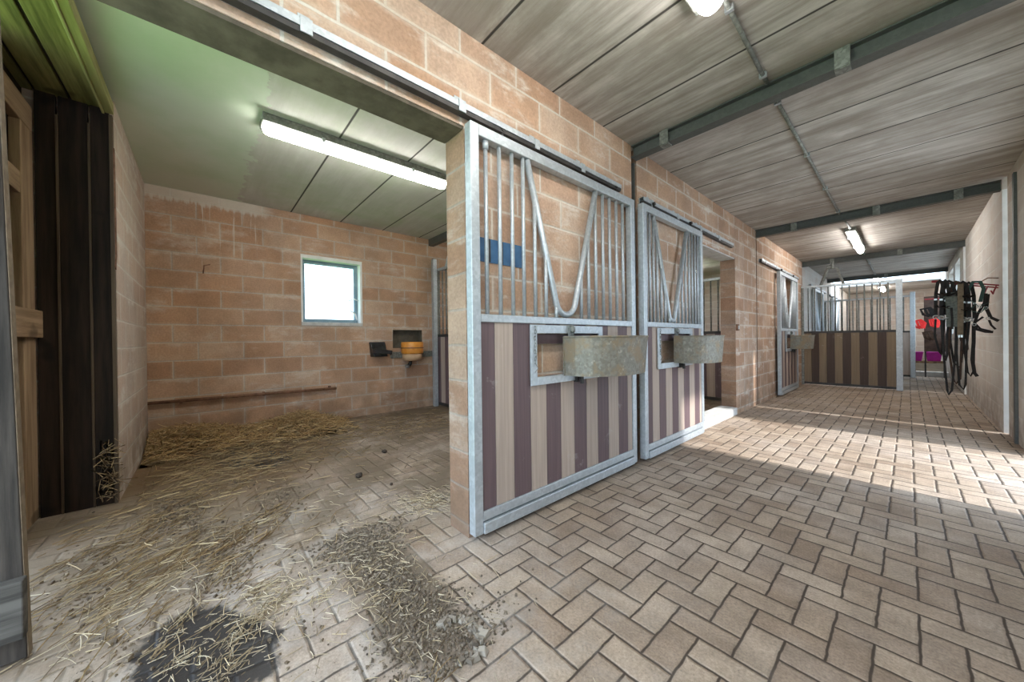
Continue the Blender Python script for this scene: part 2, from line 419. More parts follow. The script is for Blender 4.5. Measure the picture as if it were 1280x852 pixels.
# ceiling
struct('ceiling', B(XB+.1, XR+.2, -.75, 15.0, ZC, ZC+.12), M['ceil'])
struct('sky_block_eaves', B(-3.95, -.3, -1.08, -.75, ZC, ZC+.12), M['dark_timber'])  # slab added to stop sky light falling through above the soffit
struct('ceiling_far', B(XB+.1, XR+.2, 17.0, YE, ZC-.02, ZC+.12), M['ceil'])
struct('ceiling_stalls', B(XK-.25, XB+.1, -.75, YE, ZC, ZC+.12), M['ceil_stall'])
# the long block wall with its stall openings
def aisle_wall():
    m = MB()
    LZ = 2.285
    # first bay: opening y<1.09, then wall to 2.86
    m.box(XB, XW, 1.09, 2.865, 0, ZC); m.box(XB, XW, -.75, 1.09, LZ, ZC)
    # second bay: opening 4.25..5.64
    m.box(XB, XW, 2.955, 4.27, 0, ZC); m.box(XB, XW, 4.27, 5.66, 2.22, ZC); m.box(XB, XW, 5.66, 6.70, 0, ZC)
    # third bay
    m.box(XB, XW, 6.745, 8.05, 0, ZC); m.box(XB, XW, 8.05, 9.25, LZ, ZC); m.box(XB, XW, 9.25, 10.42, 0, ZC)
    return m
def aisle_wall_far():
    m = MB(); LZ = 2.285
    m.box(XB, XW, 10.46, 11.6, 0, ZC); m.box(XB, XW, 11.6, 12.7, LZ, ZC); m.box(XB, XW, 12.7, 14.8, 0, ZC)
    m.box(XB, XW, 14.8, 15.9, LZ, ZC); m.box(XB, XW, 15.9, YE, 0, ZC)
    return m
struct('wall_left', aisle_wall(), M['wall_aisle'])
for o_ in [bpy.data.objects['wall_left']]:
    o_.data.materials.append(M['wall_jamb'])
    for p_ in o_.data.polygons:
        if abs(p_.normal.y) > .9: p_.material_index = 1
struct('wall_left_far', aisle_wall_far(), M['wall_far'])
struct('underside_shade', B(XB-.004, XW-.006, -.75, 1.086, 2.268, 2.286), M['shade_dark'])  # dark strip paints the shade on the underside of the opening
struct('trim_2', B(XB-.004, XW-.006, 4.274, 5.656, 2.204, 2.221), M['concrete'])
def back_wall():
    m = MB(); y0, y1, z0, z1 = .975, 1.765, 1.325, 2.28          # window hole
    a, b = XK-.22, XK
    m.box(a, b, -.75, y0, 0, ZC); m.box(a, b, y0, y1, 0, z0); m.box(a, b, y0, y1, z1, ZC)
    # drinker niche (lined below)
    n0, n1, w0, w1 = 2.22, 2.72, .99, 1.28
    m.box(a, b, y1, n0, 0, ZC); m.box(a, b, n0, n1, 0, w0); m.box(a, b, n0, n1, w1, ZC); m.box(a, b-.12, n0, n1, w0, w1)
    m.box(a, b, n1, 4.5, 0, ZC)
    for s_ in (4.5, 8.2):
        m.box(a, b, s_, s_+.9, 0, 1.3); m.box(a, b, s_, s_+.9, 2.25, ZC); m.box(a, b, s_+.9, 8.2 if s_ == 4.5 else 12.6, 0, ZC)
    m.box(a, b, 12.6, 16.8, 0, .9); m.box(a, b, 12.6, 16.8, 2.4, ZC); m.box(a, b, 16.8, YE, 0, ZC)
    return m
struct('wall_back', back_wall(), M['wall_back'])
struct('wall_stall_side', B(XK, -3.69, -.95, -.46, 0, ZC), M['wall_side'])
struct('wall_stall_cross', B(XK, XB, 10.44, 10.56, 0, ZC), M['wall_end'])
struct('wall_end', B(XK-.22, XR+.2, YE, YE+.2, 0, ZC), M['wall_end'])
# right wall with the yard opening, two expansion gaps and far windows
def right_wall():
    m = MB(); a, b = XR, XR+.19
    m.box(a, b, -.75, 3.72, 0, ZC); m.box(a, b, 3.72, 5.52, 2.35, ZC)
    m.box(a, b, 5.52, 6.56, 0, ZC)
    a -= .026; m.box(a, b, 6.64, 10.38, 0, ZC); a -= .018
    m.box(a, b, 10.45, 11.1, 0, ZC); m.box(a, b, 11.1, 12.2, 0, 1.1); m.box(a, b, 11.1, 12.2, 2.6, ZC)
    m.box(a, b, 12.2, 12.6, 0, ZC); m.box(a, b, 12.6, 14.0, 0, 1.1); m.box(a, b, 12.6, 14.0, 2.6, ZC); m.box(a, b, 14.0, YE, 0, ZC)
    return m
struct('wall_right', right_wall(), M['wall_right'])
struct('gap_light_near', B(XR-.0265, XR+.02, 6.634, 6.6405, 0, 2.69), M['white_render'])  # white strip paints the bright daylight at the wall gap
struct('gap_light_far', B(XR-.045, XR+.02, 10.444, 10.4505, 0, 2.69), M['white_render'])  # daylight of the farther gap, likewise painted white
# front wall, behind the camera: the barn doorway spans x -2.0 .. .35
def front_wall():
    m = MB(); m.box(.45, XR, -.75, -.56, 0, ZC)
    return m
struct('wall_front', front_wall(), M['wall_cross'])
# the yard and lawn outside
struct('ground_lawn', B(-14, -1.6, -16, -.95, -.2, -.03), M['lawn'])
struct('ground_lawn_far', B(-1.6, 14, -16, -6, -.2, -.03), M['lawn'])
struct('ground_apron', B(-1.6, 14, -6, -.75, -.2, -.03), M['yard'])
struct('ground_yard', B(XR+.2, 14, -.75, YE, -.2, -.03), M['yard'])
struct('ground_back', B(-16, XK-.25, -.75, YE, -.2, -.03), M['lawn'])

m = MB(); a, b = XK-.118, XK-.001; e = .008
m.box(a, a+e, 2.221, 2.719, .991, 1.279); m.box(a+e, b, 2.221, 2.221+e, .991, 1.279); m.box(a+e, b, 2.719-e, 2.719, .991, 1.279); m.box(a+e, b, 2.229, 2.711, 1.271, 1.279)
struct('niche_shade', m, M['shade_dark'])  # dark lining paints the deep shade inside the niche
# windows
def window(n, y0, y1, z0, z1, xin, xout):
    """framed window set in a wall that faces x; xin = room face"""
    d = 1 if xout > xin else -1
    fx = xin + d*.12
    m = MB(); w = .05
    m.box(fx, fx+d*.05, y0, y0+w, z0, z1); m.box(fx, fx+d*.05, y1-w, y1, z0, z1)
    m.box(fx, fx+d*.05, y0+w, y1-w, z0, z0+w); m.box(fx, fx+d*.05, y0+w, y1-w, z1-w, z1)
    f = struct('window_%d' % n, m, M['blue_frame'], bevel=.006)
    B(fx+d*.015, fx+d*.02, y0+w, y1-w, z0+w, z1-w).build('pane', M['glass'], f)
    return f
w1 = window(1, .995, 1.735, 1.375, 2.235, XK, XK-.22)
# white reveal lining of the first window
m = MB(); a, b = XK-.22, XK+.004
m.box(a, b, .975, .995, 1.325, 2.28); m.box(a, b, 1.735, 1.765, 1.325, 2.28)
m.box(a, b, .995, 1.735, 2.235, 2.28)
m.build('window_reveal', M['white_render'], w1)
B(XK-.22, XK+.012, .975, 1.765, 1.325, 1.372).build('window_sill', M['concrete'], w1, bevel=.004)
m = MB(); m.tube([(XK-.10, 1.60, 1.70), (XK-.06, 1.66, 1.73), (XK-.02, 1.72, 1.70)], .008)
m.tube([(XK-.08, 1.62, 1.56), (XK-.05, 1.68, 1.50), (XK-.08, 1.71, 1.42)], .012)
m.build('window_catch', M['white_render'], w1, smooth=True)
window(2, 4.5, 5.4, 1.3, 2.25, XK, XK-.22); window(3, 8.2, 9.1, 1.3, 2.25, XK, XK-.22)
window(7, 12.6, 16.8, .9, 2.4, XK, XK-.22); window(4, 11.1, 12.2, 1.1, 2.6, XR-.04, XR+.2); window(5, 12.6, 14.0, 1.1, 2.6, XR-.04, XR+.2)
f = struct('window_6', B(XB+.1, XR+.2, 15.0, 15.06, ZC, ZC+.1).box(XB+.1, XR+.2, 16.94, 17.0, ZC, ZC+.1), M['white_metal'])
B(XB+.1, XR+.2, 15.06, 16.94, ZC+.05, ZC+.06).build('pane', M['glass'], f)

# steel columns in the wall joints
G = 'steel columns in the wall joints'
def column(y0, y1, x0, x1, label, zt=ZC):
    m = MB(); ym = (y0+y1)/2
    m.box(x0, x1, y0, y0+.008, 0, zt); m.box(x0, x1, y1-.008, y1, 0, zt); m.box((x0+x1)/2-.004, (x0+x1)/2+.004, y0+.008, y1-.008, 0, zt)
    tag(m.build('steel_column', M['beam']), label, 'column', G)
column(2.872, 2.948, XB, XW-.012, 'greenish steel column in the wall joint between the first two stall doors', 2.69)
column(6.702, 6.743, XB, XW-.01, 'thin dark steel column in the wall joint before the third stall door', 2.69)
column(10.422, 10.458, XB, XW-.01, 'dark steel column in the wall joint beside the far plank partition', 2.69)
o = B(XR-.022, XR-.001, 6.05, 6.12, 0, ZC-.11).build('steel_post', M['beam'])
tag(o, 'slim grey steel post against the pale wall opposite the open doorway', 'post')

# ceiling beams
def beam(y, label, clips):
    t = thing('ceiling_beam', (XW, y, 2.70), label, 'beam', 'steel beams across the aisle ceiling')
    x0, x1 = XW+.002, XR-.002
    MB().box(x0, x1, y-.045, y+.045, 2.70, 2.71).box(x0, x1, y-.004, y+.004, 2.71, ZC-.012).box(x0, x1, y-.045, y+.045, ZC-.012, ZC-.002).build('i_section', M['beam'], t)
    for x in clips:
        MB().box(x-.035, x+.035, y-.056, y-.046, 2.692, ZC-.004).box(x-.035, x+.035, y-.046, y+.02, 2.688, 2.699).build('splice_plate', M['galv_dark'], t, bevel=.002)
    return t
beam(2.905, 'nearest dark steel beam across the aisle ceiling with a bolted splice plate', (-.25, -1.32))
beam(6.72, 'second dark steel beam across the aisle ceiling, before the small lit tube lamp', (-1.13, -.27, .4))
beam(10.44, 'third steel beam across the aisle ceiling above the plank partition', (-1.1, -.1))
beam(14.2, 'fourth and farthest steel beam, just before the bright roof light', (-.4,))
# beam over the stall back
B(XK+.002, XB-.002, 2.86, 2.95, 2.70, ZC-.002).build('stall_beam', M['beam'])
tag(bpy.data.objects['stall_beam'], 'dark steel beam at the top of the stall above the barred partition', 'beam')

# ------------------------------------------------------------------ sliding stall doors
def trough_mb(yc, hw, dep, xd, z0=.852, z1=1.113):
    """half-round manger standing out from the door"""
    m = MB(); N = 18; t = .006
    def ring(k, z, off):
        a = PI*k/N
        r = abs(math.sin(a))**.75
        return (xd + max(dep-off, .001)*r*(1 if z > z0+.05 else .93), yc - (hw-off)*math.cos(a)*(1 if z > z0+.05 else .96), z)
    outer = [[m.bm.verts.new(ring(k, z, 0)) for k in range(N+1)] for z in (z0, z1)]
    inner = [[m.bm.verts.new(ring(k, z, t)) for k in range(N+1)] for z in (z0+t, z1)]
    F = m.bm.faces.new
    for k in range(N):
        F((outer[0][k], outer[0][k+1], outer[1][k+1], outer[1][k])); F((inner[0][k+1], inner[0][k], inner[1][k], inner[1][k+1]))
        F((outer[1][k], outer[1][k+1], inner[1][k+1], inner[1][k]))
    F(list(reversed(outer[0]))); F(inner[0])
    for r in (0, 1): pass
    F((outer[0][0], outer[1][0], inner[1][0], inner[0][0])); F((outer[0][N], inner[0][N], inner[1][N], outer[1][N]))
    # back plate and rolled rim
    m.box(xd-.008, xd, yc-hw, yc+hw, z0, z1)
    m.tube([ring(k, z1, 0) for k in range(N+1)], .007, 6)
    return m

def stall_door(y0, y1, xf, bounds, vc, hatch, tr, label, zt=2.29, bars=None, rr=.06):
    xb = xf-.055
    t = thing('sliding_stall_door', (xf-.03, (y0+y1)/2, .03), label, 'stall door', 'barred and planked sliding stall doors')
    s = .058
    m = MB()
    m.box(xb, xf, y0, y0+s, .03, zt); m.box(xb, xf, y1-s, y1, .03, zt)
    m.box(xb, xf, y0+s, y1-s, zt-.062, zt); m.box(xb, xf, y0+s, y1-s, 1.2, 1.245)
    m.box(xb, xf, y0+s, y1-s, .098, .15)
    m.box(xb+.005, xf+.012, y0+s, y1-s, .03, .09)
    m.build('frame', M['galv'], t, bevel=.004)
    xm = (xb+xf)/2
    hy0, hy1, hz0, hz1 = hatch
    # planks, cut around the manger hatch
    for k, (a, b) in enumerate(zip(bounds, bounds[1:])):
        a += .0015; b -= .0015
        m = MB()
        if b > hy0+.02 and a < hy1-.02:
            c0, c1 = max(a, hy0), min(b, hy1)
            m.box(xm-.018, xm+.018, a, b, .15, hz0); m.box(xm-.018, xm+.018, a, b, hz1, 1.2)
            if c0 > a+.002: m.box(xm-.018, xm+.018, a, c0, hz0, hz1)
            if c1 < b-.002: m.box(xm-.018, xm+.018, c1, b, hz0, hz1)
        else: m.box(xm-.018, xm+.018, a, b, .15, 1.2)
        o = m.build('plank', M['plum' if k % 2 == 0 else 'taupe'], t, bevel=.002)
        o['label'] = 'plum plank' if k % 2 == 0 else 'taupe plank'
    # V yoke with a round foot
    VT = zt-.062; hwv = .365; zb = 1.27+rr
    L = []
    L.append(Vector((xm, vc-hwv, VT)))
    for k in range(0, 13):
        a = PI + .30 - 0 + (PI-.60)*k/12
        L.append(Vector((xm, vc+rr*math.cos(a), zb+rr*math.sin(a))))
    L.append(Vector((xm, vc+hwv, VT)))
    MB().tube(L, .021, 10).build('yoke', M['galv'], t, smooth=True)
    def yoke_z(y):
        d = abs(y-vc)
        if d < rr*.97: return zb - math.sqrt(max(rr*rr-d*d, 0)) - .01
        return zb + (d-rr)/(hwv-rr)*(VT-zb)
    for y in bars:
        d = abs(y-vc)
        top = VT if d > hwv-.02 else yoke_z(y)-.008
        if top < 1.30: continue
        m = MB().tube([(xm, y, 1.245), (xm, y, top)], .0125, 8)
        if vc-y > hwv+.25: m.lathe((xm, y, top-.045), [(.019, 0), (.019, .045)], n=10)
        m.build('bar', M['galv'], t, smooth=True)
    # manger hatch
    xh = xf-.004
    m = MB()
    m.box(xh, xh+.012, hy0-.055, hy0, hz0-.05, 1.192); m.box(xh, xh+.012, hy1, hy1+.05, hz0-.05, 1.192)
    m.box(xh, xh+.012, hy0, hy1, 1.138, 1.192); m.box(xh, xh+.014, hy0, hy1, hz0-.05, hz0+.002)
    hf = m.build('hatch_frame', M['galv'], t, bevel=.002)
    B(xm-.03, xm-.01, hy0+.001, hy1-.001, hz1-.065, hz1-.001).build('hatch_rail', M['plum'], hf)
    # chain hanging down the hatch side
    m = MB(); zc = 1.17
    for k in range(11):
        cx, cy = xh+.017, hy0-.022 + .004*math.sin(k*1.7)
        up = k % 2; pts = []
        for q in range(8):
            a = 2*PI*q/8; u, v = .0065*math.cos(a), .014*math.sin(a)
            pts.append((cx+(0 if up else u), cy+(u if up else 0), zc+v))
        m.tube(pts, .0022, 5, closed=True); zc -= .021
    m.tube([(xh+.017, hy0-.022, zc+.01), (xh+.03, hy0-.012, zc-.02), (xh+.02, hy0-.03, zc-.045)], .003, 5)
    m.build('chain', M['galv_dark'], hf)
    m = MB(); m.lathe((xh+.012, vc+.0, 1.165), [(.006, 0), (.02, .004), (.022, .03), (.012, .036)], axis='x', n=12)
    m.box(xh+.012, xh+.03, vc-.02, vc+.02, 1.10, 1.195)
    m.build('latch', M['galv_dark'], hf)
    ty, th, td = tr
    tb = trough_mb(ty, th, td, xh+.018).build('feed_trough', M['trough'], t, solid=0)
    tb['label'] = 'dirty galvanised half-round feed trough'
    # swivel under the trough
    m = MB().tube([(xh+.012, ty-th*.6, .83), (xh+.05, ty-th*.6, .83), (xh+.05, ty-th*.6, .79)], .014, 8)
    m.box(xh, xh+.03, ty-th*.6-.03, ty-th*.6+.03, .80, .845); m.build('trough_hinge', M['track'], t)
    # hanger rollers
    for y in (y0+.25, y1-.25):
        m = MB().tube([(xm, y, zt), (xm, y, 2.335)], .007, 6); m.lathe((xm-.012, y, 2.345), [(.016, 0), (.016, .024)], axis='x', n=12)
        m.build('hanger_roller', M['track'], t)
    return t

def rail(y0, y1, x, label, brk, z=2.325):
    t = thing('door_track', (x, (y0+y1)/2, z), label, 'door track', 'overhead tracks of the sliding doors')
    m = MB()
    w, h, g = .05, .052, .004
    # C-channel: back, top, front lip, then a dark strip for the shade inside
    m.box(XW+.001, XW+.006, y0, y1, z, z+h); m.box(XW+.006, XW+w, y0, y1, z+h-g, z+h); m.box(XW+w-g, XW+w, y0, y1, z+.020, z+h-g)
    m.build('channel', M['galv'], t)
    B(XW+.006, XW+w-g, y1-.004, y1, z+g, z+h-g).build('end_stop', M['galv_dark'], t)
    B(XW+.008, XW+w-.005, y0+.004, y1-.006, z-.004, z+.019).build('inner_shadow', M['track'], t)  # dark strip stands for the shadow inside the channel
    for y in brk:
        MB().box(XW+.001, XW+w+.004, y-.022, y+.022, z+h, z+h+.006).box(XW+w, XW+w+.005, y-.022, y+.022, z-.004, z+h).box(XW+.0, XW+.005, y-.022, y+.022, z+h, z+h+.05).build('bracket', M['galv'], t, bevel=.001)
    return t

b1 = [1.14, 1.247, 1.388, 1.53, 1.674, 1.817, 1.96, 2.103, 2.242, 2.387, 2.531, 2.671, 2.74]
stall_door(1.088, 2.80, -1.555, b1, 1.90, (1.575, 2.24, .86, 1.135), (2.21, .385, .33),
           'nearest sliding stall door with plum and taupe planks and a grey feed trough',
           rr=.105, bars=[1.21, 1.31, 1.408, 1.50, 1.60, 1.70, 1.80, 1.88, 2.075, 2.167, 2.26, 2.357, 2.452, 2.55, 2.645])
rail(-.5, 2.62, XW, 'longest overhead door track, running from above the open stall to the first door', (.318, 1.05, 1.62, 2.10))
b2 = [2.958+.0, 3.055, 3.185, 3.32, 3.455, 3.59, 3.73, 3.865, 4.0, 4.13, 4.19]
stall_door(2.90, 4.24, -1.53, b2, 3.50, (3.19, 3.86, .86, 1.135), (3.80, .34, .31),
           'second sliding stall door, beside the open doorway, with striped planks and a feed trough',
           bars=[3.0, 3.06, 3.13, 3.2, 3.28, 3.36, 3.44, 3.56, 3.65, 3.74, 3.83, 3.92, 4.0, 4.08, 4.15])
rail(2.99, 5.45, XW, 'overhead door track above the second stall door and the open doorway', (3.15, 3.7, 4.3, 4.9))
b3 = [7.92+.135*k for k in range(11)] + [9.32]
stall_door(7.86, 9.38, -1.53, b3, 8.62, (8.28, 8.95, .86, 1.135), (8.92, .34, .31),
           'third and farthest sliding stall door before the plank partition, in shade',
           bars=[7.97+.1*k for k in range(14)])
rail(6.85, 9.75, XW, 'short looking overhead door track above the third stall door', (7.1, 7.8, 8.5, 9.2))
# doors beyond the partition
b4 = [11.56+.135*k for k in range(9)] + [12.74]
stall_door(11.5, 12.8, -1.53, b4, 12.15, (11.9, 12.4, .86, 1.135), (12.4, .3, .3),
           'stall door seen through the bars, first beyond the plank partition', bars=[11.62+.1*k for k in range(12)])
rail(11.2, 13.6, XW, 'door track seen through the bars, first beyond the plank partition', (11.6, 12.5))
b5 = [14.76+.135*k for k in range(9)] + [15.94]
stall_door(14.7, 16.0, -1.53, b5, 15.35, (15.1, 15.6, .86, 1.135), (15.6, .3, .3),
           'stall door farthest down the aisle, seen through the bars', bars=[14.82+.1*k for k in range(12)])
rail(14.5, 16.8, XW, 'door track farthest down the aisle, seen through the bars', (14.9, 15.8))

# sill of the open doorway
tag(B(XB-.02, XW+.012, 4.27, 5.66, .001, .10).build('door_sill', M['concrete'], bevel=.006), 'pale concrete step in the open doorway past the second stall door', 'step')

# ------------------------------------------------------------------ barred plank partitions
def partition(y, x0, x1, zt0, zt1, label, first='taupe', bracket=False, post_w=.09, npl=None, name='stall_partition', grp='barred plank partitions', mats=('plum', 'taupe')):
    t = thing(name, ((x0+x1)/2, y, 0), label, 'partition', grp)
    m = MB(); m.box(x1-post_w, x1, y-.04, y+.04, 0, max(zt1, 2.2)); m.build('post', M['galv'], t, bevel=.005)
    B(x0, x0+.045, y-.03, y+.03, 0, zt0-.04).build('wall_post', M['galv_dark'], t, bevel=.003)
    m = MB(); m.hexa([(x0, y-.025, zt0-.045), (x1-post_w, y-.025, zt1-.045), (x1-post_w, y+.025, zt1-.045), (x0, y+.025, zt0-.045),
                      (x0, y-.025, zt0), (x1-post_w, y-.025, zt1), (x1-post_w, y+.025, zt1), (x0, y+.025, zt0)])
    m.build('top_rail', M['galv'], t, bevel=.003)
    for za, zb_ in ((1.16, 1.205), (.02, .07)): B(x0+.045, x1-post_w, y-.028, y+.028, za, zb_).build('rail', M['track'], t, bevel=.003)
    n = npl or int(round((x1-post_w-x0-.045)/.135)); w = (x1-post_w-x0-.045)/n
    for k in range(n):
        a = x0+.045+k*w
        dk = (k % 2 == 0) == (first == 'plum')
        o = B(a+.0015, a+w-.0015, y-.018, y+.018, .07, 1.16).build('plank', M[mats[0] if dk else mats[1]], t, bevel=.002)
        o['label'] = 'dark plank' if dk else 'light plank'
    nb = int((x1-post_w-x0)/.112)
    for k in range(1, nb):
        x = x0+.01+k*(x1-post_w-x0)/nb; z = zt0+(zt1-zt0)*(x-x0)/(x1-x0)-.045
        MB().tube([(x, y, 1.205), (x, y, z)], .012, 8).build('bar', M['galv_dark'], t, smooth=True)
    if bracket:
        zb = zt0 + (zt1-zt0)*.28
        m = MB()
        P = [(x0+.34, zb-.005), (x0+.46, 2.575), (x0+.61, 2.565), (x0+.71, zb-.03)]
        m.sweep([(a, y, b) for a, b in P], [(-.022, -.02), (.022, -.02), (.022, .02), (-.022, .02)])
        m.tube([(x0+.535, y, 2.57), (x0+.535, y, 2.70)], .022, 8); m.tube([(x0+.44, y, 2.63), (x0+.6, y, 2.66)], .012, 6)
        m.build('ceiling_bracket', M['galv_dark'], t)
    return t
partition(10.28, XW+.003, -.07, 2.235, 2.19, 'plank partition with bars closing the aisle end, hung from a trapezoid bracket', first='taupe', bracket=True, npl=11, mats=('shaded_dark_plank', 'shaded_ochre_plank'))
partition(13.6, XW+.003, .12, 2.12, 2.12, 'grey plank and bar partition farther down the aisle, seen through the nearer bars', first='plum')
partition(2.98, XK+.003, XB-.03, 2.31, 2.31, 'barred plank partition at the back right of the straw-strewn stall', first='plum')
partition(6.6, XK+.003, XB-.03, 2.12, 2.12, 'barred plank partition seen through the open doorway', first='taupe')
t = thing('gate_post', (XK+.09, 2.93, 0), 'tall galvanised post at the stall back wall beside the drinker', 'post')
B(XK+.055, XK+.125, 2.875, 2.945, 0, 2.46).build('post', M['galv'], t, bevel=.004)
B(XK+.068, XK+.112, 2.888, 2.932, 2.46, 2.475).build('post_cap', M['galv_dark'], t)
m = MB().tube([(XK+.35, 2.98, 2.30), (XK+.45, 2.98, 2.5), (XK+.52, 2.98, 2.69)], .02, 8)
tag(m.build('brace_tube', M['galv']), 'slanting pale steel tube above the barred partition at the stall back', 'brace')

# ------------------------------------------------------------------ tube lamps, conduit
def tube_lamp(x, y, L, z, label, mat='tube', w=.085):
    t = thing('tube_lamp', (x, y+L/2, z), label, 'lamp', 'ceiling tube lamps')
    B(x-w, x+w, y-.02, y+L+.02, ZC-.062, ZC-.002).build('housing', M['galv_dark'], t, bevel=.006)
    m = MB(); N = 10
    prof = [(w*.72*math.cos(PI+PI*k/N), .062*math.sin(PI+PI*k/N)) for k in range(N+1)]
    rings = []
    for yy, sc in ((y-.012, .35), (y, .85), (y+.03, 1), (y+L-.03, 1), (y+L, .85), (y+L+.012, .35)):
        rings.append([m.bm.verts.new((x+p[0]*sc, yy, ZC-.063+p[1]*sc)) for p in prof])
    for a, b in zip(rings, rings[1:]):
        for k in range(N): m.bm.faces.new((a[k], a[k+1], b[k+1], b[k]))
        m.bm.faces.new((a[0], b[0], b[N], a[N]))
    m.bm.faces.new(rings[0]); m.bm.faces.new(rings[-1])
    m.build('diffuser', M[mat], t, smooth=True)
    for q in (.25, .75):
        for sx in (-w, w): B(x+sx-.006, x+sx+.006, y+L*q-.012, y+L*q+.012, ZC-.085, ZC-.05).build('clip', M['galv'], t)
    return t
tube_lamp(-3.22, .36, 1.55, 2.76, 'long lit tube lamp on the green stall ceiling', 'tube')
tube_lamp(-.63, .30, 1.60, 2.76, 'nearest lit tube lamp over the aisle, of which only the end shows', 'tube_cool')
tube_lamp(-.60, 7.7, 1.9, 2.76, 'lit tube lamp on the aisle ceiling between the second and third beams', 'tube_far', .065)
tube_lamp(-.60, 14.7, .45, 2.76, 'small round looking lit lamp far down the aisle, seen above the bars', 'tube_far')
tube_lamp(-.60, 17.3, 1.5, 2.76, 'added tube lamp brightening the far end, beyond the bright roof light', 'tube_far')  # extra lamp added to lift the light at the far end
tube_lamp(-3.5, 4.0, 1.5, 2.76, 'unseen tube lamp added to light the stall behind the open doorway', 'tube')  # added lamp, out of view, brightens the second stall
tube_lamp(-3.5, 7.7, 1.5, 2.76, 'unseen tube lamp added to light the stall behind the third door', 'tube')  # added lamp, out of view, brightens the third stall
def conduit(pts, label):
    t = thing('conduit', (pts[0][0], pts[0][1], ZC-.02), label, 'conduit', 'conduit lengths on the aisle ceiling')
    MB().tube(pts, .0125, 8).build('pipe', M['galv_dark'], t, smooth=True)
    a, b = Vector(pts[0]), Vector(pts[-1]); n = max(2, int((b-a).length/.8))
    for k in range(n):
        p = a.lerp(b, (k+.15)/(n-.7)) if n > 1 else a
        MB().box(p.x-.02, p.x+.02, p.y-.01, p.y+.01, ZC-.033, ZC-.001).build('saddle_clip', M['galv'], t)
conduit([(-.60, 1.95, ZC-.018), (-.615, 2.84, ZC-.018)], 'short grey conduit from the nearest aisle lamp to the first beam')
conduit([(-.615, 2.965, ZC-.018), (-.625, 6.66, ZC-.018)], 'long grey conduit on the aisle ceiling between the first two beams')
conduit([(-.61, 6.78, ZC-.018), (-.60, 7.73, ZC-.018)], 'grey conduit from the second beam to the small lit lamp')
conduit([(-.60, 9.25, ZC-.018), (-.60, 10.38, ZC-.018)], 'grey conduit behind the small lit lamp up to the third beam')
conduit([(-.60, 10.5, ZC-.018), (-.60, 14.1, ZC-.018)], 'farthest grey conduit on the aisle ceiling past the third beam')

# ------------------------------------------------------------------ stall fittings
t = thing('waste_pipe', (XK+.03, .45, .45), 'rusty brown pipe fixed low along the stall back wall above the straw', 'pipe')
MB().tube([(XK+.05, -.455, .475), (XK+.05, .5, .465), (XK+.05, 1.38, .452)], .018, 10).build('pipe', M['rust'], t, smooth=True)
for y in (-.2, .55, 1.3): B(XK+.001, XK+.05, y-.012, y+.012, .44, .49).build('pipe_bracket', M['rust'], t)
# black salt lick holder
t = thing('salt_lick_holder', (XK+.1, 1.98, .9), 'small black plastic lick holder on the stall wall left of the orange drinker', 'lick holder')
m = MB()
m.hexa([(XK, 1.87, .87), (XK+.12, 1.89, .87), (XK+.15, 2.08, .87), (XK, 2.10, .87), (XK, 1.85, 1.09), (XK+.04, 1.855, 1.09), (XK+.04, 2.08, 1.09), (XK, 2.09, 1.09)])
m.build('back_cup', M['black'], t, bevel=.008)
m = MB(); pr = [(XK+.13, 1.86, .955), (XK+.20, 1.88, .965), (XK+.20, 2.12, .93), (XK+.12, 2.13, .92)]
m.sweep(pr, [(-.012, -.03), (.012, -.03), (.012, .03), (-.012, .03)], up=(0, 0, 1)); m.build('rim', M['black'], t, bevel=.004)
# orange drinker
t = thing('automatic_drinker', (XK+.1, 2.46, .8), 'orange enamelled drinking bowl in a niche of the stall back wall', 'drinker')
MB().lathe((XK+.176, 2.46, .90), [(.155, 0), (.17, .02), (.17, .17), (.16, .185), (.145, .17), (.13, .06)], n=28).build('bowl', M['orange'], t, smooth=True)
MB().lathe((XK+.176, 2.46, .90), [(.1745, .085), (.1745, .10)], n=28).build('band', M['rust'], t)
MB().lathe((XK+.176, 2.46, .79), [(.12, 0), (.148, .02), (.155, .108)], n=28).build('bowl_base', M['brown_bowl'], t, smooth=True)
B(XK+.001, XK+.03, 2.17, 2.90, .835, .93).build('wall_plate', M['galv_dark'], t, bevel=.004)
m = MB().tube([(XK+.10, 2.46, .79), (XK+.10, 2.46, .74), (XK+.06, 2.44, .70)], .03, 8); m.build('supply_pipe', M['black'], t, smooth=True)
MB().lathe((XK+.07, 2.42, .70), [(.01, -.02), (.032, -.01), (.036, .015), (.02, .04)], axis='x', n=14).build('drain_plug', M['chrome'], t, smooth=True)
B(XK+.17, XK+.25, 2.42, 2.50, 1.03, 1.08).build('valve', M['galv_dark'], t, bevel=.01)
m = MB().tube([(XK+.002, .0, 1.93), (XK+.04, .0, 1.90), (XK+.05, .01, 1.99), (XK+.03, .06, 2.01)], .006, 6)
tag(m.build('wall_hook', M['rust']), 'small rusty hook high on the stall back wall, left of the window', 'hook')
# blue strip on the wall behind the first door
t = thing('blue_strip', (XW, 1.35, 1.61), 'blue striped plastic strip on the block wall behind the first door bars', 'wall strip')
B(XW+.0005, XW+.006, 1.155, 1.515, 1.552, 1.69).build('backing', M['blue'], t)
for k in range(3): B(XW+.006, XW+.009, 1.24+.095*k, 1.262+.095*k, 1.555, 1.687).build('dark_stripe', M['track'], t)
t = thing('light_switch', (XW, 5.70, 1.23), 'small dark switch on the block wall right of the open doorway', 'switch')
B(XW+.0005, XW+.028, 5.66, 5.74, 1.19, 1.28).build('box', M['rust'], t, bevel=.006)
B(XW+.028, XW+.034, 5.68, 5.72, 1.21, 1.26).build('rocker', M['galv'], t, bevel=.002)

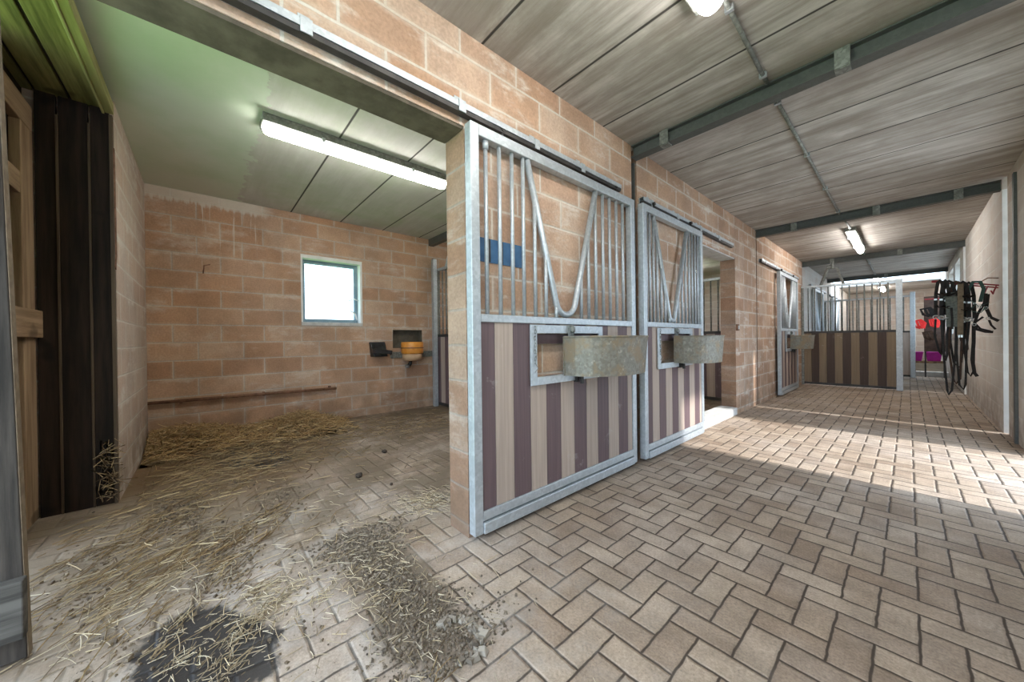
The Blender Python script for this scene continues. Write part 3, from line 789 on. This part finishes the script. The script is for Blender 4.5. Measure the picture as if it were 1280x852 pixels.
# ------------------------------------------------------------------ timber doorway at the left
XD = -3.655
t = thing('timber_lining', (XD, -.64, 0), 'dark stained upright boards lining the open barn doorway beside the stall', 'board lining')
ys = [-.475, -.570, -.705, -.80]
for k in range(3):
    B(XD-.03, XD, ys[k+1]+.006, ys[k]-.004, 0, 2.74).build('board', M['dark_timber'], t, bevel=.003)
    o = B(XD-.03, XD+.006, ys[k+1]-.006, ys[k+1]+.006, 0, 2.60).build('batten', M['dark_timber_edge'], t, bevel=.002) if k < 2 else None
B(XD-.03, XD+.012, -.478, -.462, .0, 2.69).build('corner_trim', M['dark_timber_edge'], t)
m = MB().strap([(XD+.04, -.452, 2.45), (XD+.05, -.449, 2.0), (XD+.03, -.45, 1.72), (XD+.085, -.448, 1.62)], .03, .006, up=(0, 1, 0))
tag(m.build('splintered_batten', M['rust']), 'thin splintered batten hanging down the edge of the dark boards', 'batten')
# planked soffit above the doorway
t = thing('plank_soffit', (-2.4, -.64, 2.7), 'softwood planks coloured with green lawn light, overhead above the barn doorway', 'plank soffit')
yy = [-.512, -.652, -.80, -.95]
for k in range(3):
    B(XD-.03, -.3, yy[k+1]+.012, yy[k]-.004, 2.725, 2.75).build('plank', M['soffit'], t, bevel=.004)
    B(XD-.03, -.3, yy[k+1], yy[k+1]+.012, 2.735, 2.76).build('dark_joint', M['dark_timber'], t)
B(XD+.0, -.3, -.497, -.455, 2.70, 2.775).build('edge_trim', M['trim'], t, bevel=.003)
B(XD+.0, -.3, -.51, -.498, 2.69, 2.76).build('inner_trim', M['trim'], t, bevel=.003)
# ledged gate, end-on
t = thing('ledged_gate', (-3.4, -.81, 0), 'brown timber gate frame with a diagonal brace, beside the dark boards', 'gate')
y0, y1 = -.845, -.80
B(-3.652, -3.46, y0, y1, .005, 2.44).build('stile', M['frame_timber'], t, bevel=.004)
B(-3.652, -3.02, y0, y1, 2.442, 2.60).build('top_rail', M['frame_timber_x'], t, bevel=.004)
B(-3.458, -3.02, y0, y1-.003, 2.00, 2.13).build('rail', M['frame_timber_x'], t, bevel=.004)
B(-3.68, -3.02, y1, y1+.028, 1.15, 1.32).build('lock_rail', M['frame_timber_x'], t, bevel=.004)
B(-3.458, -3.02, y0, y1-.003, .005, .16).build('bottom_rail', M['frame_timber_x'], t, bevel=.004)
m = MB(); m.hexa([(-3.457, y0, .162), (-3.28, y0, .162), (-3.28, y1-.006, .162), (-3.457, y1-.006, .162), (-3.20, y0, 1.14), (-3.04, y0, 1.14), (-3.04, y1-.006, 1.14), (-3.20, y1-.006, 1.14)])
m.build('brace', M['frame_timber'], t, bevel=.004)
for k in range(4): B(-3.69+.17*k, -3.69+.17*(k+1)-.004, y0-.03, y0-.002, .005, ZC-.01).build('dark_backing', M['dark_timber'], t)  # near-black backing paints the darkness behind the gate and blocks the sky
struct('sky_block_wall', B(-3.86, -3.02, -.953, -.882, 0, ZC), M['dark_timber'])  # unseen wall added to keep sky light out behind the gate
# near leaf, edge towards us
t = thing('timber_door_leaf', (-2.03, -.9, 0), 'grey weathered timber door leaf standing open, nearest to us at the barn doorway', 'door leaf')
for k, (a, b) in enumerate(((-.478, -.60), (-.604, -.74), (-.744, -.90), (-.904, -1.06))):
    MB().hexa([(-2.09, b, .01), (-2.045, b, .01), (-2.045, a, .01), (-2.09, a, .01), (-2.09, b-.05, 2.5), (-2.045, b-.05, 2.5), (-2.045, a-.05, 2.5), (-2.09, a-.05, 2.5)]).build('board', M['grey_timber'], t, bevel=.003)
B(-2.045, -2.0, -1.06, -.474, .10, .30).build('bottom_ledge', M['grey_timber_y'], t, bevel=.004)
MB().hexa([(-2.088, -.4775, .01), (-2.048, -.4775, .01), (-2.048, -.4755, .01), (-2.088, -.4755, .01), (-2.088, -.5275, 2.5), (-2.048, -.5275, 2.5), (-2.048, -.5255, 2.5), (-2.088, -.5255, 2.5)]).build('lit_edge_strip', M['tan_leather'], t)  # pale strip paints the highlight along the leaf's edge
m = MB(); m.hexa([(-2.043, -.56, 1.50), (-2.02, -.56, 1.50), (-2.02, -.53, 1.50), (-2.043, -.53, 1.50), (-2.043, -.57, 1.78), (-2.02, -.57, 1.78), (-2.02, -.52, 1.78), (-2.043, -.52, 1.78)])
m.build('frayed_wrap', M['white_render'], t, bevel=.006)

# ------------------------------------------------------------------ straw and dung
def strands(name, n, place, mat, lmin, lmax, w0=.0016, w1=.003, flat=.25, curl=.10, label='', cat='straw', dirf=None, seed=1):
    r = random.Random(seed); V = []; F = []
    for _ in range(n):
        x, y, z = place(r); L = r.uniform(lmin, lmax)*(.6+.4*r.random()); a = dirf(r) if dirf else r.uniform(0, 2*PI)
        tilt = r.gauss(0, flat); cv = r.gauss(0, curl); w = r.uniform(w0, w1); k0 = len(V); seg = 3
        px, py, pz = x - math.cos(a)*L/2, y - math.sin(a)*L/2, z - math.sin(tilt)*L/2
        for q in range(seg+1):
            sa, ca = math.sin(a), math.cos(a); zz = max(pz, .002)
            V += [(px-sa*w, py+ca*w, zz), (px+sa*w, py-ca*w, zz), (px, py, zz+w*1.5)]
            px += ca*L/seg*math.cos(tilt); py += sa*L/seg*math.cos(tilt); pz += math.sin(tilt)*L/seg; a += cv
            tilt -= .12*abs(cv)
        for q in range(seg):
            b0 = k0+q*3
            for e in range(3): F.append((b0+e, b0+(e+1) % 3, b0+3+(e+1) % 3, b0+3+e))
        F.append((k0, k0+2, k0+1)); b0 = k0+seg*3; F.append((b0, b0+1, b0+2))
    me = bpy.data.meshes.new(name); me.from_pydata(V, [], F); me.materials.append(mat)
    o = bpy.data.objects.new(name, me); COL.objects.link(o)
    return tag(o, label, cat, kind='stuff')

# mound along the back wall, from the corner to past the window
def mound(r):
    while True:
        y = r.uniform(-.45, 1.45); x = XK+.03+abs(r.gauss(0, .33))
        if x > XK+1.1 or x < XK+.02: continue
        h = .20*math.exp(-((x-XK-.10)/.33)**2)*(.5+.5*math.sin((y+.8)*2.6)**2)*(1 if y < .95 else max(0, 1-(y-.95)/.55))
        if r.random() < .25+h*5: return x, y, .012+h*r.random()**.5
def clampx(o):
    for v in o.data.vertices:
        if v.co.x < XK+.012: v.co.x = XK+.012
        if v.co.y < -.45 and v.co.x < -3.68: v.co.y = -.45
    return o
clampx(strands('straw_heap', 5200, mound, M['straw_gold'], .08, .26, label='golden straw heaped along the foot of the stall back wall', flat=.3, curl=.25, seed=2))
mb = MB()
N1, N2 = 26, 9
grid = [[None]*(N2+1) for _ in range(N1+1)]
for i in range(N1+1):
    for j in range(N2+1):
        y = -.45+1.75*i/N1; x = XK+.003+.85*j/N2
        h = .17*math.exp(-((x-XK-.10)/.33)**2)*(.45+.55*math.sin((y+.8)*2.6)**2)*(1 if y < .9 else max(0, 1-(y-.9)/.4))
        grid[i][j] = mb.bm.verts.new((x, y, max(.0, h*(.8+.4*R.random())-.015)))
for i in range(N1):
    for j in range(N2): mb.bm.faces.new((grid[i][j], grid[i+1][j], grid[i+1][j+1], grid[i][j+1]))
tag(mb.build('straw_mat', M['rust'], smooth=True), 'brown matted bedding under the straw heap by the back wall', 'bedding', kind='stuff')
bpy.data.objects['straw_mat'].data.materials[0] = simple('matted_bedding', (.07, .04, .018), (.20, .125, .055), .95, 40, bump=.8)

def gaus(cx, cy, sx, sy, ang=0, z=.012):
    ca, sa = math.cos(ang), math.sin(ang)
    def f(r):
        u, v = r.gauss(0, sx), r.gauss(0, sy); return cx+u*ca-v*sa, cy+u*sa+v*ca, .004+r.random()*z
    return f
def lim(f):
    def g(r):
        while True:
            x, y, z = f(r)
            if x > XK+.15 and y > (-.36 if x < -3.5 else -.66) and not (XB-.1 < x < XW+.2 and y > 1.02): return x, y, z
    return g
along = lambda m_, s_: (lambda r: r.gauss(m_, s_) + (PI if r.random() < .5 else 0))
def clumps(cx, cy, sx, sy, ang, n, seed, ss=.05, dirm=2.45, ds=.4, bg=.25):
    """strands gather in drifts that follow the sweep of the floor"""
    rr = random.Random(seed); g = gaus(cx, cy, sx, sy, ang); C_ = [(*g(rr)[:2], rr.gauss(dirm, ds*.6), rr.uniform(.4, 1.6)) for _ in range(n)]
    st = {'a': 0}
    def f(r):
        if r.random() < bg: st['a'] = r.gauss(dirm, ds*2); return g(r)
        x, y, a, k = r.choice(C_); u, v = r.gauss(0, ss*2.6*k), r.gauss(0, ss*.7*k); st['a'] = r.gauss(a, ds)
        return x+u*math.cos(a)-v*math.sin(a), y+u*math.sin(a)+v*math.cos(a), .003+.012*r.random()
    return f, (lambda r: st['a'])
def join(name, mat, jobs, label, cat='straw'):
    vs_, fs_ = [], []
    for k, (n, (pl, df), lo, hi, w0, w1, fl) in enumerate(jobs):
        o = strands('tmp', n, lim(pl), mat, lo, hi, w0, w1, flat=fl, dirf=df, seed=50+k)
        b0 = len(vs_); vs_ += [tuple(v.co) for v in o.data.vertices]; fs_ += [tuple(i+b0 for i in p.vertices) for p in o.data.polygons]
        me = o.data; bpy.data.objects.remove(o); bpy.data.meshes.remove(me)
    me = bpy.data.meshes.new(name); me.from_pydata(vs_, [], fs_); me.materials.append(mat)
    o = bpy.data.objects.new(name, me); COL.objects.link(o); tag(o, label, cat, kind='stuff')
anyd = None
join('trodden_straw', M['straw'], [
    (1500, (gaus(-4.35, .25, .55, .45), anyd), .05, .22, .0016, .003, .06),
    (800, (gaus(-4.4, 1.9, .35, .75), anyd), .04, .16, .0014, .0026, .05),
    (480, clumps(-3.05, -.12, .55, .22, -.1, 34, 5), .05, .24, .0012, .0024, .05),
    (360, clumps(-2.45, .02, .42, .30, -.3, 26, 6), .04, .20, .0010, .0020, .05)], 'trodden brown straw spread over the stall pavers towards the timber doorway')
join('bleached_straw', M['straw_dry'], [
    (520, clumps(-2.35, -.2, .30, .22, 0, 16, 7), .03, .15, .0008, .0017, .06),
    (520, clumps(-1.72, .20, .14, .08, .2, 7, 8, .035, 2.2, .7), .015, .09, .0007, .0014, .12),
    (260, clumps(-1.62, .0, .14, .08, .3, 7, 9, .035, 2.6, .6), .015, .08, .0007, .0014, .10),
    (420, (gaus(-2.17, 1.14, .09, .12), anyd), .02, .10, .0009, .0016, .10),
    (330, (gaus(-2.1, .65, .45, .35), anyd), .02, .11, .0009, .0017, .04),
    (420, (gaus(-1.55, .60, .30, .12), anyd), .015, .08, .0007, .0014, .10)], 'bleached straw bits scattered over the bright pavers and around the black wet stain')
def hang(r): return -3.70+r.uniform(.0, .05)+.03, -.50+r.gauss(0, .02), .05+.38*r.random()
o = strands('hay_tuft', 110, hang, M['straw'], .05, .14, flat=.9, label='tuft of hay hanging at the foot of the dark boards', seed=11)
for v in o.data.vertices: v.co.x = max(v.co.x, XD+.01); v.co.z = max(v.co.z, .002)

def crumbs(name, n, place, mat, s0, s1, label, seed):
    r = random.Random(seed); V = []; F = []
    for _ in range(n):
        x, y, z = place(r); s_ = s0+(s1-s0)*r.random()**3; a = r.uniform(0, PI); ca, sa = math.cos(a), math.sin(a); k0 = len(V)
        el = r.uniform(1, 1.6); hh = r.uniform(.7, 1.3)
        for (u, v, w) in ((-1, -1, 0), (1, -1, 0), (1, 1, 0), (-1, 1, 0), (-.7, -.7, 1), (.7, -.7, 1), (.7, .7, 1), (-.7, .7, 1)):
            u *= s_*el*r.uniform(.5, 1.1); v *= s_*r.uniform(.5, 1.1)
            V.append((x+u*ca-v*sa, y+u*sa+v*ca, max(.001, z*.35+w*s_*hh*r.uniform(.5, 1.3))))
        F += [(k0+3, k0+2, k0+1, k0), (k0+4, k0+5, k0+6, k0+7), (k0, k0+1, k0+5, k0+4), (k0+1, k0+2, k0+6, k0+5), (k0+2, k0+3, k0+7, k0+6), (k0+3, k0, k0+4, k0+7)]
    me = bpy.data.meshes.new(name); me.from_pydata(V, [], F); me.materials.append(mat)
    o = bpy.data.objects.new(name, me); COL.objects.link(o); return tag(o, label, 'dung', kind='stuff')
def dungpl(r):
    while True:
        x = r.uniform(-2.15, -1.0); y = .64+r.gauss(0, .10+.05*math.sin(x*5))
        if r.random() < .35+.65*abs(math.sin(x*4.3+1)): return x, y, .01*r.random()
def chaffpl(r):
    while True:
        x = r.gauss(-2.75, .55); y = r.gauss(-.02, .26)
        if y > -.6 and x > -3.6 and math.sin(x*5+y*9)+math.sin(y*13-x*3)+r.gauss(0, .6) > .3: return x, y, .002
crumbs('trodden_chaff', 5200, chaffpl, m_straw('trodden_chaff_mix', [(.06, .04, .024), (.17, .12, .07), (.10, .07, .045), (.25, .19, .12)]), .001, .008, 'dark muddy chaff trodden over the pavers in front of the timber doorway', 31)
crumbs('crumbled_dung', 9500, dungpl, m_straw('crumbled_dung_mix', [(.055, .038, .024), (.17, .13, .09), (.09, .066, .043), (.27, .22, .165)]), .001, .0065, 'grey-brown crumbled dry dung trodden across the foreground pavers', 21)
def ringpl(r):
    a = r.uniform(-.6, 3.6); return -1.10+.10*math.cos(a)+r.gauss(0, .012), .69+.07*math.sin(a)+r.gauss(0, .012), .012
crumbs('dung_flakes', 90, ringpl, m_straw('dung_flake_mix', [(.12, .095, .07), (.30, .26, .21)]), .006, .016, 'pale broken dung flakes at the near end of the crumbled dung', 22)
for k, (x, y, s_) in enumerate(((-2.95, .93, .026), (-3.42, 1.32, .024), (-2.62, 1.06, .012))):
    mb = MB(); bmesh.ops.create_icosphere(mb.bm, subdivisions=3, radius=s_)
    for v in mb.bm.verts: v.co = v.co*(1+.18*math.sin(v.co.x*190+k)*math.cos(v.co.y*170)) ; v.co.z *= .75
    bmesh.ops.translate(mb.bm, verts=mb.bm.verts, vec=(x, y, s_*.7))
    tag(mb.build('dung_ball', M['dung_dark'], smooth=True), ['black dung ball on the stall pavers, nearest of the three', 'black dung ball farther back, near the straw', 'smallest dark dung ball on the stall pavers'][k], 'dung ball', 'dung balls on the stall floor')

# ------------------------------------------------------------------ tack on the right wall
YT = 6.9
t = thing('tack_rack', (XR, YT, 1.68), 'red swing-out rod rack holding bridles on the right wall', 'rack')
B(XR-.012, XR-.001, YT-.02, YT+.03, 1.50, 1.80).build('wall_plate', M['rust'], t)
MB().tube([(XR-.012, YT-.02, 1.655), (.24, YT-.05, 1.765)], .008, 8).build('rod', M['red'], t, smooth=True)
MB().tube([(XR-.012, YT+.03, 1.63), (.24, YT-.03, 1.748)], .008, 8).build('rod', M['red'], t, smooth=True)
MB().tube([(.20, YT-.06, 1.762), (.25, YT-.04, 1.758)], .016, 8).build('rod_end', M['red'], t, smooth=True)
MB().tube([(XR-.012, YT, 1.74), (.62, YT, 1.755), (.54, YT-.02, 1.69)], .006, 6).build('stay', M['rust'], t, smooth=True)
for x in (.62, .68): MB().tube([(x, YT, 1.66), (x-.02, YT-.03, 1.60), (x-.03, YT-.05, 1.56), (x-.045, YT-.06, 1.60)], .007, 6).build('hook', M['red'], t, smooth=True)
def rodz(x): return 1.755-(x-.24)*.24

def bridle(x, y, zbot, w, mats, label, seed, grp='bridles hanging from the red rack'):
    r = random.Random(seed); zt = rodz(x)+.005
    t = thing('bridle', (x, y, zt), label, 'bridle', grp)
    lea = M[mats[0]]
    up = (0, 1, 0)
    zc = zt-.42
    MB().strap([(x-w, y, zc), (x-w*.9, y, zt-.15), (x-w*.45, y-.01, zt-.01), (x, y-.01, zt+.012), (x+w*.45, y-.01, zt-.01), (x+w*.9, y, zt-.15), (x+w, y, zc)], .030, .006, up=up).build('headpiece', lea, t)
    MB().strap([(x-w*.95, y-.01, zt-.14), (x, y-.05, zt-.17), (x+w*.95, y-.01, zt-.14)], .014, .022, up=(0, 0, 1)).build('browband', lea, t)
    MB().strap([(x-w, y-.01, zt-.30), (x, y-.06, zt-.33), (x+w, y-.01, zt-.30), (x, y+.05, zt-.29)], .028, .006, up=(0, 0, 1), closed=True).build('noseband', lea, t)
    m = MB()
    for s_ in (-1, 1):
        m.tube([(x+s_*w+.022*math.cos(a), y-.01, zc-.02+.022*math.sin(a)) for a in [2*PI*q/10 for q in range(10)]], .004, 6, closed=True)
    m.tube([(x-w, y-.01, zc-.02), (x, y-.03, zc-.03), (x+w, y-.01, zc-.02)], .006, 6); m.build('bit', M['chrome'], t, smooth=True)
    j = lambda: r.uniform(-.012, .012)
    MB().strap([(x-w, y, zc-.04), (x-w+j(), y-.01, (zc+zbot)/2), (x-w*.5+j(), y, zbot+.05), (x+j(), y-.02, zbot), (x+w*.5+j(), y, zbot+.06), (x+w*.7+j(), y-.01, (zc+zbot)/2+.05), (x+w, y, zc-.04)], .019, .004, up=up).build('reins', lea, t)
    for s_, zz in ((-1, zt-.22), (1, zt-.24)): B(x+s_*w-.012, x+s_*w+.012, y-.012, y-.004, zz-.01, zz+.01).build('buckle', M['chrome'], t)
    return t
bridle(.262, YT-.05, .84, .035, ('leather',), 'black bridle at the free end of the red rack', 1)
bridle(.330, YT-.08, .36, .055, ('leather',), 'black bridle with the longest reins, hanging lowest from the red rack', 2)
bridle(.385, YT-.04, .50, .050, ('brown_leather',), 'dark brown bridle in the middle of the red rack', 3)
bridle(.435, YT-.09, .44, .045, ('leather',), 'black bridle just behind the tan girth on the red rack', 4)
bridle(.480, YT-.05, .60, .040, ('leather',), 'short black bridle nearest the green halter on the red rack', 5)
bridle(.300, YT-.12, .78, .032, ('leather',), 'short black bridle in front of the fleece pad, towards the free rod end', 6)
bridle(.405, YT+.0, .70, .058, ('leather',), 'wide black bridle hanging at the back of the tack bundle', 7)
bridle(.450, YT-.02, .86, .030, ('brown_leather',), 'narrow brown bridle with the shortest reins, right of the tan girth', 8)
def halter(name, x, y, zt, mat, label, s=1.0):
    t = thing(name, (x, y, zt), label, 'halter')
    MB().strap([(x-.05*s, y, zt-.22*s), (x-.055*s, y, zt-.08*s), (x-.02*s, y-.01, zt), (x+.03*s, y-.01, zt-.005), (x+.055*s, y, zt-.09*s), (x+.03*s, y, zt-.24*s)], .03*s, .005, up=(0, 1, 0)).build('crown_strap', mat, t)
    MB().strap([(x-.05*s, y, zt-.2*s), (x+.02*s, y-.03, zt-.30*s), (x+.09*s, y-.01, zt-.25*s)], .026*s, .005, up=(0, 0, 1)).build('cheek_strap', mat, t)
    MB().strap([(x-.05*s, y, zt-.34*s), (x+.03*s, y-.05, zt-.37*s), (x+.08*s, y, zt-.28*s), (x+.0, y+.03, zt-.26*s)], .026*s, .005, up=(0, 0, 1), closed=True).build('noseband', mat, t)
    MB().tube([(x+.02*s+.016*math.cos(a), y-.035, zt-.30*s+.016*math.sin(a)) for a in [2*PI*q/10 for q in range(10)]], .004, 6, closed=True).build('ring', M['chrome'], t)
    return t
halter('green_halter', .53, YT-.07, rodz(.53)+.03, M['green_web'], 'dark green webbing halter looped over the red rack near the wall', 1.0)
# fleece pad, tan strap, girth
t = thing('fleece_pad', (.345, YT-.10, 1.6), 'grey-green fleece pad slung among the bridles on the red rack', 'pad')
m = MB(); pts = []
m.sweep([(.345, YT-.02, 1.40), (.345, YT-.055, 1.55), (.345, YT-.09, 1.60), (.345, YT-.125, 1.55), (.35, YT-.13, 1.30), (.35, YT-.125, 1.19)], [(-.045, -.012), (.045, -.012), (.045, .012), (-.045, .012)], up=(0, 1, 0))
m.bm.verts.ensure_lookup_table(); m.build('fleece', M['fleece'], t, bevel=.006)
MB().strap([(.345, YT-.144, 1.42), (.35, YT-.146, 1.3), (.35, YT-.14, 1.16)], .02, .004, up=(0, 1, 0)).build('strap', M['leather'], t)
t = thing('girth', (.415, YT-.13, 1.5), 'tan webbing girth hanging between the bridles on the red rack', 'girth')
MB().strap([(.415, YT-.12, 1.70), (.415, YT-.135, 1.62), (.412, YT-.14, 1.3), (.41, YT-.135, 1.08)], .045, .008, up=(0, 1, 0)).build('webbing', M['tan_leather'], t)
for x in (.40, .42): B(x-.007, x+.007, YT-.15, YT-.142, 1.06, 1.09).build('buckle', M['chrome'], t)
# black halter with a long strap, on the last hooks
t = thing('black_halter', (.62, YT-.07, 1.56), 'black leather halter with a long hanging strap, alone against the pale wall', 'halter')
X0, Y0 = .60, YT-.075
MB().strap([(X0, Y0, 1.57), (X0-.012, Y0, 1.46), (X0-.06, Y0, 1.33), (X0-.085, Y0, 1.21)], .024, .005, up=(0, 1, 0)).build('crown_strap', M['leather'], t)
MB().strap([(X0+.012, Y0-.01, 1.56), (X0+.0, Y0-.01, 1.40), (X0+.03, Y0, 1.29), (X0+.085, Y0, 1.245)], .03, .005, up=(0, 1, 0)).build('cheek_strap', M['leather'], t)
MB().strap([(X0-.085, Y0, 1.22), (X0-.07, Y0-.02, 1.155), (X0-.01, Y0-.03, 1.125), (X0+.045, Y0-.02, 1.12)], .028, .006, up=(0, 1, 0)).build('noseband', M['leather'], t)
MB().strap([(X0-.02, Y0+.01, 1.30), (X0-.08, Y0+.01, 1.23), (X0-.04, Y0+.01, 1.16), (X0+.03, Y0, 1.13)], .02, .004, up=(0, 1, 0)).build('throat_strap', M['leather'], t)
MB().strap([(X0+.02, Y0+.005, 1.26), (X0+.035, Y0+.005, 1.20), (X0+.065, Y0+.005, 1.15)], .018, .004, up=(0, 1, 0)).build('strap_end', M['leather'], t)
MB().strap([(X0-.088, Y0, 1.22), (X0-.09, Y0-.005, 1.0), (X0-.10, Y0, .80), (X0-.085, Y0, .64), (X0-.065, Y0, .60)], .030, .005, up=(0, 1, 0)).build('long_strap', M['leather'], t)
for (a, b) in ((X0-.085, 1.21), (X0+.01, 1.28), (X0, 1.40)): MB().tube([(a+.014*math.cos(q*PI/4), Y0-.012, b+.014*math.sin(q*PI/4)) for q in range(8)], .0035, 6, closed=True).build('ring', M['chrome'], t)

# second rack farther down, red halters, saddle board
YS = 13.9
t = thing('saddle_board', (.42, YS+.1, 0), 'brown board with dark tack and red straps, far down the aisle', 'tack board')
B(.27, .62, YS+.08, YS+.12, .66, 2.08).build('board', M['saddle_brown'], t, bevel=.004)
for x in (.29, .60): B(x-.015, x+.015, YS+.121, YS+.15, 0, 2.0).build('upright', M['track'], t)
MB().tube([(.28, YS, 2.0), (.66, YS, 2.0)], .014, 8).build('rod', M['red'], t)
def far_halter(x, z, mat, label, w=.12):
    t = thing('hanging_halter', (x, YS-.02, z), label, 'halter', 'halters on the far tack board')
    for k in range(3):
        MB().strap([(x-w*.9+k*w*.5, YS-.03-k*.02, z), (x-w*.6+k*w*.5, YS-.05-k*.02, z-.14), (x+k*w*.3, YS-.05-k*.02, z-.19), (x+w*.5+k*.02, YS-.04-k*.02, z-.06), (x+w*.2, YS-.03-k*.02, z+.03)], .05, .008, up=(0, 1, 0), closed=True).build('strap', mat, t)
far_halter(.19, 1.45, M['red_web'], 'bright red nylon halter hanging at the left of the far tack board')
far_halter(.44, 1.47, M['red_web'], 'smaller bright red halter right of the larger red one, far away', .08)
far_halter(.34, 1.75, M['leather'], 'black halter above the red ones on the far tack board', .14)
far_halter(.36, 1.15, M['brown_leather'], 'brown halter below the red ones on the far tack board', .12)
# shelf with magenta tubs
t = thing('storage_shelf', (.35, 15.4, 0), 'low cream shelf carrying magenta tubs at the far end', 'shelf')
B(.02, .70, 15.2, 15.7, .30, .35).build('shelf_board', M['frame_timber'], t, bevel=.004)
B(.02, .70, 15.24, 15.27, .14, .29).build('front_board', M['cream'], t, bevel=.004)
B(.02, .70, 15.2, 15.7, .08, .13).build('lower_board', M['cream'], t, bevel=.004)
for x in (.04, .66): B(x-.02, x+.02, 15.27, 15.68, 0, .30).build('leg', M['cream'], t)
def tub(x, label):
    t = thing('plastic_tub', (x, 15.4, .352), label, 'tub', 'magenta tubs on the far shelf')
    m = MB(); m.hexa([(x-.12, 15.27, .352), (x+.12, 15.27, .352), (x+.12, 15.55, .352), (x-.12, 15.55, .352), (x-.15, 15.23, .60), (x+.15, 15.23, .60), (x+.15, 15.58, .60), (x-.15, 15.58, .60)])
    m.build('tub_body', M['magenta'], t, bevel=.01)
    MB().tube([(x-.15, 15.23, .60), (x+.15, 15.23, .60), (x+.15, 15.58, .60), (x-.15, 15.58, .60)], .012, 6, closed=True).build('rim', M['magenta'], t)
tub(.13, 'magenta plastic tub, the left of two on the far shelf'); tub(.47, 'magenta plastic tub, the right of two on the far shelf')
tag(B(-.05, XR-.003, 14.2, 14.45, .001, .12).build('floor_step', M['concrete'], bevel=.008), 'pale concrete step across the far end of the aisle', 'step')

# ------------------------------------------------------------------ camera
F, W = 436.5, 1280
yaw, pitch, roll = (math.radians(a) for a in (48.616, -.211, -.711))
f = Vector((-math.sin(yaw)*math.cos(pitch), math.cos(yaw)*math.cos(pitch), math.sin(pitch)))
r = Vector((math.cos(yaw), math.sin(yaw), 0)); u = r.cross(f)
r2 = r*math.cos(roll)+u*math.sin(roll); u2 = -r*math.sin(roll)+u*math.cos(roll)
cd = bpy.data.cameras.new('camera'); cam = bpy.data.objects.new('camera', cd); COL.objects.link(cam)
cd.sensor_width = 36; cd.lens = 36*F/W; cd.clip_start = .02; cd.clip_end = 200
mt = Matrix((r2, u2, -f)).transposed().to_4x4(); mt.translation = Vector((0, 0, 1.10)); cam.matrix_world = mt
scene.camera = cam

# ------------------------------------------------------------------ light
wd = bpy.data.worlds.new('sky'); scene.world = wd; wd.use_nodes = True
bg = wd.node_tree.nodes['Background']; bg.inputs[0].default_value = (.66, .82, 1.0, 1); bg.inputs[1].default_value = 4.2
sd = bpy.data.lights.new('sun', 'SUN'); sd.energy = 4.6; sd.angle = math.radians(2.6); sd.color = (1, .99, .97)
so = bpy.data.objects.new('sun', sd); COL.objects.link(so)
sdir = Vector((-1, -.02, -.78)).normalized(); so.rotation_euler = sdir.to_track_quat('-Z', 'Y').to_euler()
def portal(name, loc, rot, sx, sy):
    l = bpy.data.lights.new(name, 'AREA'); l.shape = 'RECTANGLE'; l.size = sx; l.size_y = sy; l.cycles.is_portal = True
    o = bpy.data.objects.new(name, l); COL.objects.link(o); o.location = loc; o.rotation_euler = rot
portal('doorway_daylight', (-.8, -.76, 1.27), (PI/2, 0, 0), 2.5, 2.55)
portal('side_daylight', (-2.62, -.97, 1.3), (PI/2, 0, 0), 1.05, 2.55)
portal('yard_daylight', (XR+.2, 4.62, 1.17), (PI/2, 0, PI/2), 1.8, 2.35)
portal('window_daylight', (XK-.23, 1.37, 1.8), (PI/2, 0, -PI/2), .8, .95)

cy = scene.cycles
cy.max_bounces = 10; cy.diffuse_bounces = 7; cy.glossy_bounces = 4; cy.transparent_max_bounces = 8
cy.use_denoising = True; cy.sample_clamp_indirect = 8; cy.caustics_reflective = False; cy.caustics_refractive = False
vs = scene.view_settings
vs.view_transform = 'Standard'; vs.look = 'None'; vs.gamma = 1; vs.use_curve_mapping = False; vs.exposure = 0.6
